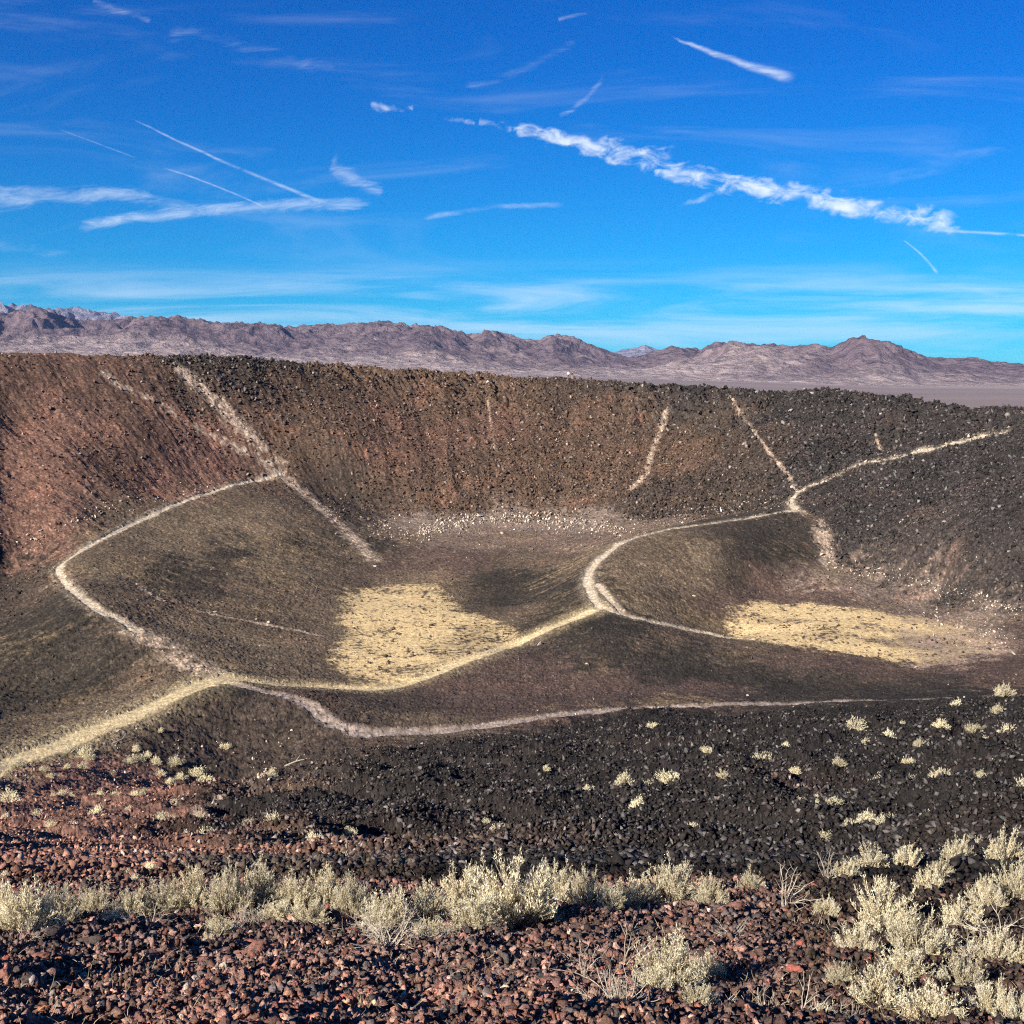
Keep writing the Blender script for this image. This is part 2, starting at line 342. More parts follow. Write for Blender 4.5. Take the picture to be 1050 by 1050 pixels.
draw(scar_t, smooth_pts([(500,410),(504,440),(507,460)]), 0.17)
draw(scar_t, smooth_pts([(748,410),(768,435),(790,465),(808,488),(818,505)]), 0.30)
draw(scar_t, [(898,445),(903,462)], 0.28)
draw(scar_t, smooth_pts([(140,598),(155,610),(175,620),(220,630),(270,640),(330,652)]), .3)
draw(scar_t, smooth_pts([(203,838),(240,815),(270,802),(310,788)]), .28)
draw(grey_t, smooth_pts([(232,700),(262,706),(290,713),(318,724),(340,742),(370,751)]), .62)
draw(grey_t, smooth_pts([(370,751),(420,751),(500,744),(600,730),(700,724),(850,720),(920,718),(980,716),(1040,713)]), .95)
def poly_mask(pts):
    w3 = [hit(u, v) for u, v in pts]; xs, ys = np.meshgrid(MX0 + MS * np.arange(MN), MY0 + MS * np.arange(MM))
    inside = np.zeros(xs.shape, bool); dist = np.full(xs.shape, 1e9, np.float32); n = len(w3)
    bx0 = min(p[0] for p in w3) - 10; bx1 = max(p[0] for p in w3) + 10; by0 = min(p[1] for p in w3) - 10; by1 = max(p[1] for p in w3) + 10
    sel = (slice(max(0, int((by0 - MY0) / MS)), int((by1 - MY0) / MS)), slice(max(0, int((bx0 - MX0) / MS)), int((bx1 - MX0) / MS)))
    x, y = xs[sel], ys[sel]; ins = np.zeros(x.shape, bool); dd = np.full(x.shape, 1e9)
    for i in range(n):
        (x0, y0), (x1, y1) = w3[i], w3[(i + 1) % n]
        c = ((y0 > y) != (y1 > y)) & (x < (x1 - x0) * (y - y0) / (y1 - y0 + 1e-12) + x0); ins ^= c
        L2 = (x1-x0)**2 + (y1-y0)**2; t = np.clip(((x-x0)*(x1-x0)+(y-y0)*(y1-y0)) / (L2 + 1e-9), 0, 1)
        dd = np.minimum(dd, np.hypot(x - x0 - t*(x1-x0), y - y0 - t*(y1-y0)))
    o = np.full(xs.shape, -9.0, np.float32); o[sel] = np.where(ins, dd, -dd); return o
lakeL = poly_mask([(352,612),(368,603),(400,598),(440,600),(456,606),(462,618),(480,628),(510,638),(535,648),(530,658),(500,668),(470,680),(440,692),(400,703),(365,704),(348,690),(342,668),(352,650),(350,630)])
lakeR = poly_mask([(752,622),(785,617),(840,620),(900,626),(940,632),(990,640),(1020,655),(1010,668),(970,680),(935,682),(890,672),(850,668),(800,662),(770,656),(745,640)])
lakeR2 = poly_mask([(900,628),(960,632),(1040,655),(1040,672),(980,688),(930,684)])
def fall_lines(steps=10, ds=.4):
    xs, ys = np.meshgrid(MX0 + MS * np.arange(MN), MY0 + MS * np.arange(MM)); z_ = height(xs.ravel(), ys.ravel()).reshape(xs.shape)
    gy_, gx_ = np.gradient(z_, MS); L = np.hypot(gx_, gy_) + .02; gx_ /= L; gy_ /= L
    w_ = rng.random(xs.shape).astype(np.float32); 
    acc = np.zeros(xs.shape, np.float32)
    for sg in (1, -1):
        px = np.tile(np.arange(MN, dtype=np.float32), (MM, 1)); py = np.tile(np.arange(MM, dtype=np.float32)[:, None], (1, MN))
        for k in range(steps):
            i = np.clip(px.round().astype(int), 0, MN - 1); j = np.clip(py.round().astype(int), 0, MM - 1)
            acc += w_[j, i]; px += sg * gx_[j, i] * ds / MS; py += sg * gy_[j, i] * ds / MS
    acc -= acc.mean(); acc /= acc.std(); return acc * sstep(np.hypot(*np.gradient(z_, MS)), .06, .2).astype(np.float32)
def mlook(Gd, x, y, fill):
    fx = (x - MX0) / MS; fy = (y - MY0) / MS
    ok = (fx > 1) & (fx < MN - 2) & (fy > 1) & (fy < MM - 2)
    fx = np.clip(fx, 1, MN - 2.01); fy = np.clip(fy, 1, MM - 2.01); ix = fx.astype(int); iy = fy.astype(int); tx = fx - ix; ty = fy - iy
    r = (Gd[iy, ix] * (1 - tx) + Gd[iy, ix+1] * tx) * (1 - ty) + (Gd[iy+1, ix] * (1 - tx) + Gd[iy+1, ix+1] * tx) * ty
    return np.where(ok, r, fill)
RED, REDB, BRN, DBRN, BAS = (.160,.089,.064), (.112,.066,.047), (.090,.058,.040), (.055,.041,.032), (.034,.029,.027)
OLV, OLD, PNK, MRN, CIN = (.100,.073,.050), (.044,.035,.027), (.150,.106,.080), (.085,.057,.045), (.208,.128,.104)
ASH_SHADE = (.030, .0255, .0205); OCH = (.135, .100, .066); RSL_LIT = (.190, .100, .072); BSN = (.019, .0160, .0150)  # includes ash deepened for mound shading and slope soil lightened as if sunlit
# (u, v, soil, stones per m2 0..1, roughness 0..1)
soil = [(0,400,REDB,.3,.5),(60,440,RED,.3,.5),(0,480,RED,.3,.5),(40,530,RED,.3,.4),(120,480,REDB,.4,.5),(160,440,REDB,.35,.5),(210,460,RED,.4,.5),(200,490,RED,.3,.4),(130,400,REDB,.3,.5),(90,378,REDB,.2,.4),
 (250,410,BRN,.5,.6),(320,430,BRN,.5,.6),(300,470,BRN,.5,.6),(300,385,DBRN,.8,.9),(390,420,REDB,.5,.6),(420,460,REDB,.6,.6),(400,500,BRN,.7,.6),(370,520,DBRN,.6,.5),(500,430,REDB,.5,.6),(520,480,BRN,.8,.7),(560,510,BRN,1,.7),(460,515,BRN,1,.6),
 (600,430,BRN,.6,.7),(640,470,BRN,.8,.7),(700,460,BRN,.8,.7),(730,430,DBRN,.7,.7),(690,510,DBRN,1,.8),(650,400,DBRN,.8,.9),(780,460,DBRN,.8,.8),(860,440,BAS,1,1),(800,415,BAS,1,1),(930,430,BAS,1,1),(820,480,BAS,1,1),(760,500,DBRN,1,.8),
 (900,510,BAS,1,1),(960,500,BAS,1,1),(1030,520,BAS,1,1),(880,560,BAS,1,.9),(960,580,BAS,1,1),(1040,600,BAS,1,1),(1040,470,BAS,1,1),(1100,540,BAS,1,1),(895,577,BAS,1,1),(930,588,BAS,1,1),(970,598,BAS,1,1),(1010,608,BAS,1,1),(1045,620,BAS,1,1),(1080,618,BAS,1,1),(880,540,BAS,1,1),(990,570,BAS,1,1),
 (500,548,PNK,.35,.2),(560,548,PNK,.35,.2),(620,546,PNK,.35,.2),(450,555,PNK,.3,.2),(480,575,MRN,.15,.2),(540,575,OLV,.1,.2),(420,582,MRN,.15,.2),(580,562,PNK,.2,.2),
 (560,600,OLD,.15,.2),(520,605,OLD,.15,.2),(590,580,OLV,.15,.3),(540,630,OLV,.1,.2),(440,605,OLV,.1,.2),
 (650,570,OLV,.15,.3),(700,575,OLV,.15,.3),(760,550,OLD,.2,.3),(760,580,OLD,.2,.3),(690,610,OLV,.15,.3),(820,550,OLD,.2,.3),(720,620,MRN,.12,.2),(780,605,MRN,.1,.2),(850,610,MRN,.12,.2),(920,610,PNK,.2,.2),(870,590,PNK,.2,.2),(980,625,PNK,.2,.2),(1040,645,MRN,.2,.2),
 (640,650,OLD,.15,.3),(600,655,OLD,.15,.3),(680,655,OLV,.15,.3),(700,680,OLD,.15,.3),(780,690,OLD,.15,.3),(860,700,OLD,.15,.3),(940,705,OLD,.15,.3),(740,665,OLV,.15,.3),(820,675,MRN,.12,.2),(900,685,MRN,.12,.2),(1000,680,MRN,.2,.2),(1030,700,MRN,.3,.3),
 (560,675,MRN,.12,.2),(620,690,MRN,.12,.2),(560,700,MRN,.12,.2),(640,705,MRN,.12,.2),(480,715,MRN,.12,.2),(400,720,DBRN,.12,.2),(440,735,OLV,.2,.2),(540,725,MRN,.12,.2),(730,705,MRN,.2,.2),(850,712,OLD,.3,.3),(340,700,OLV,.1,.2),
 (130,560,OLV,.15,.3),(200,530,OLV,.15,.3),(260,510,OLV,.15,.3),(180,590,OLD,.15,.3),(240,570,OLD,.15,.3),(300,560,OLD,.15,.3),(200,620,OLV,.2,.3),(280,600,OLV,.15,.3),(330,600,OLV,.1,.3),(250,640,OLV,.15,.3),(310,640,OLV,.1,.2),(320,680,OLV,.1,.2),(130,625,OLV,.2,.3),(345,560,OLV,.2,.3),(380,560,OLD,.2,.3),(330,500,DBRN,.3,.4),
 (20,620,DBRN,.4,.5),(60,650,OLD,.3,.4),(40,700,OLD,.3,.4),(110,690,OLD,.25,.4),(0,750,OLV,.2,.3),(0,590,DBRN,.4,.4),(150,700,OLV,.2,.3),
 (240,740,DBRN,.4,.5),(300,760,DBRN,.4,.5),(200,770,DBRN,.4,.5),(250,790,DBRN,.4,.5),(290,735,DBRN,.4,.5),
 (20,800,RSL_LIT,.35,.4),(80,820,RSL_LIT,.35,.4),(130,800,RSL_LIT,.35,.4),(150,840,RSL_LIT,.35,.4),(60,860,RSL_LIT,.4,.5),(120,870,RSL_LIT,.4,.5),(20,890,RSL_LIT,.4,.5),(160,880,RSL_LIT,.5,.5),  # left red slope: sunlight put into the soil as a lighter red
 (260,830,BSN,.9,.9),(240,860,BSN,.9,.9),(350,800,DBRN,.8,.8),(330,830,BSN,.9,.9),(400,830,BSN,.9,.8),(400,790,BSN,.8,.8),(480,850,BSN,.9,.8),(480,800,BSN,.9,.8),(600,800,BSN,1,.9),(600,850,BSN,1,.9),(700,780,BSN,1,.9),(700,840,BSN,1,.9),(850,780,BSN,1,.9),(850,850,BSN,1,.9),(980,760,BSN,1,.9),(1000,830,BSN,1,.9),(500,765,BSN,.8,.8),(650,745,BSN,.9,.8),(850,740,BSN,.9,.8),(360,870,DBRN,.8,.7),(1050,740,BSN,1,.9),
 *[(u_, float(np.interp(u_, [p[0] for p in rim], [p[1] for p in rim])) + 6, BAS if u_ > 620 or 190 < u_ < 310 else DBRN if u_ > 540 or u_ < 350 else BRN, .8, 1 if u_ > 620 or 190 < u_ < 310 else .7) for u_ in (190,215,240,265,290,315,350,400,450,500,540,580,610,640,670,700,730,760,800,840,880,920,960,1000,1040)],(100,920,CIN,1,.5),(300,920,CIN,1,.5),(500,925,CIN,1,.5),(700,920,CIN,1,.5),(900,915,DBRN,1,.5),(100,1000,CIN,1,.4),(300,1000,CIN,1,.4),(500,1000,CIN,1,.4),(700,1000,CIN,1,.4),(900,1000,MRN,1,.4),(1040,960,DBRN,1,.4)]
soil += [(u, v, ASH_SHADE, .12, .25) for u, v in [(510,600),(535,598),(560,590),(580,598),(595,612),(575,625),(550,612),(600,640),(640,655),(620,665),(660,670),(700,688),(740,700),(790,703),(840,706),(890,709),(940,711),(980,711),(640,640),(700,664),(230,720),(60,630),(40,660),(100,700),(770,552),(800,560)]]  # black ash, placed and darkened to paint stronger shading on the mounds
soil += [(u, v, OCH, .10, .2) for u, v in [(150,548),(190,538),(230,535),(260,548),(290,580),(310,600),(170,565),(330,640),(260,665),(300,680),(190,650),(440,595),(600,570),(650,585),(690,595),(665,565),(720,570),(670,625),(120,580),(20,770),(60,750),(120,722)]]
soil += [(u, v, (.205,.155,.12), .35, .2) for u, v in [(450,542),(490,539),(530,539),(570,540),(610,543),(860,600),(900,600),(950,612),(1000,630),(1030,640),(1000,655)]]
soil += [(u, v, c_, .95, .9) for v in (894, 891, 887) for u, c_ in [(20,RSL_LIT),(80,RSL_LIT),(140,RSL_LIT),(200,DBRN),(260,DBRN),(330,DBRN),(400,DBRN),(470,BSN),(540,BSN),(610,BSN),(680,BSN),(750,BSN),(820,BSN),(890,BSN),(960,BSN),(1030,BSN)]]
soil += [(u, v, BRN if u < 700 else DBRN, .7, .6) for u, v in [(200,392),(250,393),(300,397),(350,400),(400,403),(450,407),(500,410),(550,410),(600,412),(650,416),(700,420),(750,424)]]
sp = [(hit(u, v), c, a, b) for u, v, c, a, b in soil]; sp = [s for s in sp if s[0]]
SX = np.array([s[0][0] for s in sp]); SY = np.array([s[0][1] for s in sp])
SV = np.array([list(s[1]) + [s[2], s[3]] for s in sp])
# lookup over (bearing, log distance) so that near soils stay as crisp as far ones
def slog(x, y): return np.c_[x / np.maximum(y, 1) * 1.0, np.log(np.maximum(y, 1.0)) * 0.9]
SL = slog(SX, SY)
BT = np.linspace(-0.8, 0.8, 240); BR = np.linspace(0.0, math.log(330) * 0.9, 300)
bt, br = np.meshgrid(BT, BR)
wt = 1.0 / (((bt.ravel()[:, None] - SL[None, :, 0])**2 + (br.ravel()[:, None] - SL[None, :, 1])**2) ** 2.6 + 1e-9)
SG = (wt @ SV / wt.sum(1)[:, None]).reshape(bt.shape + (5,))
FALL = None
def soil_at(x, y):
    wx = fbm(x, y, 14, 5, .65, 21) * 0.04; wy = fbm(x, y, 14, 5, .65, 27) * 0.10
    f_ = mlook(FALL, x, y, 0.) if FALL is not None else 0.; q1 = fbm(x, y, 1.8, 3, .7, 24); wx = wx + f_ * .007 + q1 * .035; wy = wy + f_ * .012 + q1 * .06
    L = slog(x, y); a = np.clip((L[:, 0] + wx + 0.8) / 1.6 * 239, 0, 238.99); b = np.clip((L[:, 1] + wy) / BR[-1] * 299, 0, 298.99)
    i = a.astype(int); j = b.astype(int); ta = (a - i)[:, None]; tb = (b - j)[:, None]
    return (SG[j, i] * (1-ta) + SG[j, i+1] * ta) * (1-tb) + (SG[j+1, i] * (1-ta) + SG[j+1, i+1] * ta) * tb
FALL = fall_lines()
YEL, TRL, WHT, GRY, SCR, PLN = np.array((.66,.485,.245)), np.array((.56,.44,.25)), np.array((.50,.41,.30)), np.array((.36,.285,.235)), np.array((.42,.315,.23)), np.array((.225,.17,.15))
def lerp(a, b, t): return a * (1 - t[:, None]) + b * t[:, None]
def ground_at(x, y):
    """colour, stones, roughness, trail mask, lake mask"""
    s = soil_at(x, y); c = s[:, :3].copy(); st = s[:, 3].copy(); ro = s[:, 4].copy()
    r = np.hypot(x, y); rc = np.hypot(x, y - 135)
    # streaks running down the slopes: wind-laid pale dust
    g = 0.5; e = 1.5
    n1 = fbm(x, y, 9, 5, .6, 3); n2 = fbm(x, y, 1.6, 3, .6, 9)
    soft = sstep(ro, .45, .2)
    fl = mlook(FALL, x, y, 0.); pt = fbm(x, y, 16, 4, .6, 33)
    c = lerp(c, np.array((.19, .135, .075)), np.clip(soft * sstep(pt * 2.4 + fl * .26 + n2 * .5, .10, 1.0) * .7, 0, 1))
    c = c * np.exp(np.clip(fl, -2.5, 2.5) * (.13 + .07 * ro) * (rc < 175) * (r > 30))[:, None]
    c = lerp(c, c * np.array((1.5, 1.22, 1.1)), sstep(n1, .0, .35) * .6 * (1 - soft * .5))
    c = c * (1 + .5 * n1[:, None] + .5 * n2[:, None])
    # foot of the far wall: pale fallen stones and dust
    # far plain
    k = sstep(rc, 180, 300); c = lerp(c, PLN * (1 + .25 * fbm(x, y, 700, 4, .5, 40)[:, None]), k); st = st * (1 - k); ro = ro * (1 - k)
    bl = sstep(fbm(x, y, 2500, 3, .5, 44) + (r - 5200) / 9000, .05, .25) * k
    c = lerp(c, np.array((.32, .255, .215)), bl * .7)
    wv = 1 + 1.1 * fbm(x, y, 1.5, 3, .6, 12)
    dG = mlook(grey_t, x, y, 9.); mG = sstep(dG * (1 + .5 * n2 + .5 * n1), 1.7, .5) * (.92 - .4 * sstep(n2, -.05, .25)); c = lerp(c, GRY, np.clip(mG, 0, 1))
    dS = mlook(scar_t, x, y, 9.); mS = sstep(dS * (wv + .5 * n1), 1.8, .3) * (.80 - .75 * sstep(n2 + n1, -.05, .25)); c = lerp(c, SCR, np.clip(mS, 0, 1))
    dM = mlook(main_t, x, y, 9.); mh = sstep(dM * (1 + .5 * n1), 3.6, .6) * .40; c = lerp(c, TRL * .8, np.clip(mh, 0, 1))
    mM = sstep(dM * (1 + .35 * n2 + .9 * n1), 1.25, .45); c = lerp(c, TRL * (1.05 + .35 * n2[:, None]), mM)
    dW = mlook(white_t, x, y, 9.); mh = sstep(dW * (1 + .8 * n2), 3.2, .7) * .28; c = lerp(c, WHT * .8, mh)
    mW = sstep(dW * (1 + .6 * n2 + 1.1 * n1), 1.35, .35) * (1 - .25 * sstep(n2, .1, .35)); c = lerp(c, WHT, mW * .95)
    lk = np.zeros(len(x)); la = np.zeros(len(x))
    pn = fbm(x, y, 3.2, 5, .7, 51); pn2 = fbm(x, y, .7, 3, .7, 57); pb = fbm(x, y, 11, 3, .5, 58)
    for gd, g_ in ((lakeL, 1.0), (lakeR, 1.0)):
        d = mlook(gd, x, y, -9.); e = sstep(d + pn * 8 + pn2 * 4, -.7, 1.2); la = np.maximum(la, e)
    d2 = mlook(lakeR2, x, y, -9.); e2 = sstep(d2 + pn * 5, -.5, 2.0)
    c = lerp(c, np.array((.38, .27, .20)), e2 * .7 * sstep(pn, -.15, .15))
    cover = (.98 - .35 * sstep(pb, .0, .3)) * sstep(-(pn * .8 + pn2 * 1.0 + pb * .4), -.25, -.10) * (1 - .75 * sstep(x / np.maximum(y, 1) + pb * .25 + pn * .2, .30, .42))       # dark crust breaks through the pale silt
    c = lerp(c, YEL * (1 + .25 * pn2[:, None]), la * cover)
    keepst = np.clip(1 - np.maximum.reduce([mM, mW, la, mG * .6, mS * .6]), 0, 1)
    tr = np.maximum.reduce([mM, mW, sstep(dG, 1.3, .9) * .9])
    return np.clip(c * .88, .006, .9), st * keepst, ro * (1 - .85 * np.maximum(mM, la)), tr, la
def bumps(x, y, ro, r):
    """ground relief: broken lava on the rough slopes, ripples of ash on the soft ones"""
    a = fbm(x, y, 6.0, 3, .55, 61) * (.10 + .9 * ro) * sstep(r, 10, 60) * 1.1
    b = (fbm(x, y, 1.5, 3, .6, 66, True) - .55) * ro * .55 * sstep(r, 8, 70)
    c = (fbm(x, y, .32, 3, .6, 71, True) - .5) * (.035 + .10 * ro * sstep(r, 10, 40)) * sstep(r, 260, 60)
    d = fbm(x, y, 1.1, 3, .6, 76) * .26 * sstep(r, 16, 4)
    # rills running down the far wall
    ang = np.arctan2(x, y - 135); rc = np.hypot(x, y - 135)
    rl = fbm(ang * 120, rc * .10, 5.0, 4, .6, 81) * 1.0 * sstep(rc, 55, 85) * sstep(rc, 165, 135) * sstep(r, 120, 170) * (.25 + .9 * ro)
    # crags on the rim
    cz = sstep(rc, 112, 128) * sstep(rc, 165, 145) * sstep(r, 150, 190)
    cg = (fbm(x, y, 6.0, 4, .62, 86, True) - .50) * 3.0 * cz * sstep(fbm(x, y, 30, 2, .5, 90), -.2, .15)
    e = fbm(x * .8 + y * .3, y, 5.0, 3, .5, 95) * 3.0 * ro * sstep(r, 15, 22) * sstep(r, 82, 60)
    return a + b + c + d + rl + cg + e
def full_height(x, y, ro):
    r = np.hypot(x, y); z = height(x, y) + bumps(x, y, ro, r) * sstep(np.hypot(x, y - 135), 330, 180)
    for gd, dp in ((main_t, .16), (white_t, .12), (grey_t, .10)):
        d = mlook(gd, x, y, 9.); z -= dp * sstep(d, 1.25, .7) * 1.1; z += dp * .4 * np.exp(-((d - 1.75) / .38) ** 2)
    return z

# ------------------------------------------------------------------ materials
def mat(name, build):
    m = bpy.data.materials.new(name); m.use_nodes = True; t = m.node_tree; t.nodes.clear(); b = NB(t)
    s = build(b); o = b.n('ShaderNodeOutputMaterial'); t.links.new(s, o.inputs[0]); return m
def geo_pos(b): return b.n('ShaderNodeNewGeometry').outputs['Position']
def attr_col(b, name='Col'):
    a = b.n('ShaderNodeAttribute', attribute_name=name); return a.outputs[0]
def bsdf(b, col, rough=0.95, normal=None, spec=0.15):
    p = b.n('ShaderNodeBsdfPrincipled'); b.put(p.inputs['Base Color'], col); b.put(p.inputs['Roughness'], rough)
    p.inputs['Specular IOR Level'].default_value = spec
    if normal is not None: b.put(p.inputs['Normal'], normal)
    return p.outputs[0]
def m_ground(b):
    P = geo_pos(b)
    n1 = b.noise(P, 2.4, 5, .7); n2 = b.noise(P, 16.0, 4, .65)
    c = attr_col(b)
    v = b.m('ADD', b.m('MULTIPLY', b.ss(n1, .3, .72), .75), b.m('MULTIPLY', b.ss(n2, .3, .7), .65))
    v = b.m('ADD', v, .30)
    c = b.mix(1.0, c, b.comb(v, v, v), 'MULTIPLY')
    bp = b.n('ShaderNodeBump'); b.put(bp.inputs['Height'], b.noise(P, 9.0, 6, .7)); bp.inputs['Strength'].default_value = .6; bp.inputs['Distance'].default_value = .08
    return bsdf(b, c, .95, bp.outputs[0])
M_GROUND = mat('volcanic_soil', m_ground)
def m_rock(b):
    P = geo_pos(b); n = b.noise(P, 30.0, 3, .7); n2 = b.noise(P, 170.0, 3, .7)
    c = attr_col(b); v = b.m('ADD', b.m('ADD', b.m('MULTIPLY', b.ss(n, .3, .7), .6), b.m('MULTIPLY', b.ss(n2, .38, .62), .7)), .38)
    c = b.mix(1.0, c, b.comb(v, v, v), 'MULTIPLY')
    bp = b.n('ShaderNodeBump'); b.put(bp.inputs['Height'], b.noise(P, 90.0, 5, .75)); bp.inputs['Strength'].default_value = 1.0; bp.inputs['Distance'].default_value = .012
    return bsdf(b, c, .9, bp.outputs[0])
M_ROCK = mat('scoria_rubble', m_rock)
def m_stone(cols):
    def f(b):
        P = geo_pos(b); n = b.noise(P, 26.0, 5, .72)
        ri = b.n('ShaderNodeObjectInfo').outputs['Random']
        c = b.mix(ri, (*cols[0], 1), (*cols[1], 1))
        c = b.mix(b.ss(n, .38, .66), b.mix(.55, c, (.03, .018, .016, 1)), c)
        bp = b.n('ShaderNodeBump'); b.put(bp.inputs['Height'], b.noise(P, 70.0, 4, .7)); bp.inputs['Strength'].default_value = .9; bp.inputs['Distance'].default_value = .01
        return bsdf(b, c, .92, bp.outputs[0])
    return f
M_RED = mat('red_scoria', m_stone(((.30, .135, .10), (.20, .105, .085))))
M_ORANGE = mat('orange_scoria', m_stone(((.55, .19, .075), (.48, .20, .10))))
M_CRIM = mat('brick_red_scoria', m_stone(((.40, .12, .085), (.34, .12, .09))))
M_DARK = mat('black_basalt', m_stone(((.065, .052, .047), (.13, .10, .085))))
M_PALE = mat('pale_stone', m_stone(((.55, .47, .37), (.42, .35, .28))))

# ------------------------------------------------------------------ the ground: one sheet to the horizon
step = 0.00093
phi_f = np.arange(-0.500, 0.500 + step / 2, step)
left = -0.5 - np.cumsum(np.r_[np.geomspace(.0015, .06, 34), np.full(40, .06)]); left = left[left > -math.pi + .02]
phis = np.concatenate([left[::-1], phi_f, -left[::1]])
phis = np.sort(phis)
rs = [0.5]
while rs[-1] < 320:
    r = rs[-1]; rs.append(r + (max(.006, r * .0042) if r < 60 else .235))
while rs[-1] < 90000: rs.append(rs[-1] * 1.03)
rs = np.array(rs)
nP, nR = len(phis), len(rs)
PP, RR = np.meshgrid(phis, rs)
x = (RR * np.sin(PP)).ravel(); y = (RR * np.cos(PP)).ravel()
jit = rng.random((2, len(x))) - .5; x = x + jit[0] * RR.ravel() * step * .5; y = y + jit[1] * np.minimum(RR.ravel() * .0025, .12) * .8
col = np.empty((len(x), 3), np.float32); z = np.empty(len(x)); TR = np.empty(len(x), np.float32); LA = np.empty(len(x), np.float32)
for i in range(0, len(x), 300000):
    s_ = slice(i, i + 300000); c_, st_, ro_, tr_, la_ = ground_at(x[s_], y[s_]); col[s_] = c_; TR[s_] = tr_; LA[s_] = la_
    z[s_] = full_height(x[s_], y[s_], ro_)
rr_ = RR.ravel(); inc = sstep(np.hypot(x, y - 135), 200, 170) * sstep(rr_, 8, 30) * (1 - .6 * np.maximum(TR, LA))
gr_ = rng.normal(size=len(x)); col *= np.exp(gr_ * .34 * inc)[:, None]; z += rng.normal(size=len(x)) * .035 * inc * np.clip(rr_ / 120, .15, 1) * (1 - .5 * LA)
co = np.c_[x, y, z]
# close the sheet behind the eye and under it
co = np.vstack([co, [[0, 0, float(z[:nP].mean())]]]); col = np.vstack([col, col[:1]]); ci = len(co) - 1
TR = np.r_[TR, 0]; LA = np.r_[LA, 0]
ii, jj = np.meshgrid(np.arange(nR - 1), np.arange(nP), indexing='ij')
a_ = ii * nP + jj; b_ = ii * nP + (jj + 1) % nP; q = np.stack([a_, b_, b_ + nP, a_ + nP], -1).reshape(-1, 4)
q = q[:, ::-1]
tq = TR[q].mean(1); lq = LA[q].mean(1)
kind = np.where(tq > .5, 1, np.where(lq > .5, 2, 0))
fan = np.c_[np.full(nP, ci), (np.arange(nP) + 1) % nP, np.arange(nP)]
def sub(name, sel, mt, extra=None):
    f = q[sel]; used, inv = np.unique(f.ravel(), return_inverse=True); fl = inv; cn = np.full(len(f), 4)
    cc_, cl_ = co[used], col[used]
    if extra is not None:
        mp = {int(k): i for i, k in enumerate(used)}
        n0 = len(cc_); cc_ = np.vstack([cc_, co[ci:ci+1]]); cl_ = np.vstack([cl_, col[ci:ci+1]])
        ex = np.array([[n0 if v == ci else mp[int(v)] for v in t] for t in extra]); fl = np.r_[fl, ex.ravel()]; cn = np.r_[cn, np.full(len(ex), 3)]
    return mesh_np(name, cc_, fl, cn, mt, False, cl_)
g_ = sub('ground', kind == 0, M_GROUND, fan); g_['kind'] = 'structure'
# trails and lake beds take their own piece of the sheet
xy = co[q].mean(1)
dMq = mlook(main_t, xy[:, 0], xy[:, 1], 9.); dGq = mlook(grey_t, xy[:, 0], xy[:, 1], 9.)
isM = (kind == 1) & (dMq < 1.4); isG = (kind == 1) & ~isM & (dGq < 1.6); isW = (kind == 1) & ~isM & ~isG
for nm, sel in (('path', isM), ('path', isW), ('path', isG), ('dry_lake_bed', (kind == 2) & (xy[:, 0] < 10)), ('dry_lake_bed', (kind == 2) & (xy[:, 0] >= 10))):
    if sel.any(): o = sub(nm, sel, M_GROUND); o['kind'] = 'structure'

# ------------------------------------------------------------------ mountains
def skyline(tab, ph):
    tab = np.array(tab, float); u = 525 + 1136 * np.tan(ph); v = np.interp(u, tab[:, 0], tab[:, 1])
    y_ = (525 - v) / 1136.0; a = R(PITCH)
    return (-math.sin(a) + y_ * math.cos(a)) / (math.cos(a) + y_ * math.sin(a))     # rise per metre ahead
MAIN = [(-400,335),(-200,326),(-60,322),(0,319.3),(13,321),(30,317),(40,315),(53,317),(67,322),(87,328),(100,328),(123,327.7),(143,324),(167,325),(187,324),(207,327),(230,331),(247,330),(283,332),(300,335),(320,333),(350,332),
 (370,331),(397,329),(423,333),(447,333),(463,337),(483,343),(497,339),(513,340),(537,347),(553,349),(567,342),(583,344),(603,352),(626,361),(643,366),(660,364),(670,360),(687,355),(700,357),(717,357),(730,352),(750,349),(763,352),(777,353),(790,352),(803,355),(833,353),(850,356),(860,350),(870,345),(880,343.5),(897,347),(920,355),(947,366),(960,367),(977,367),(993,366),(1017,371),(1033,372),(1050,374),(1150,381),(1300,376),(1500,380)]
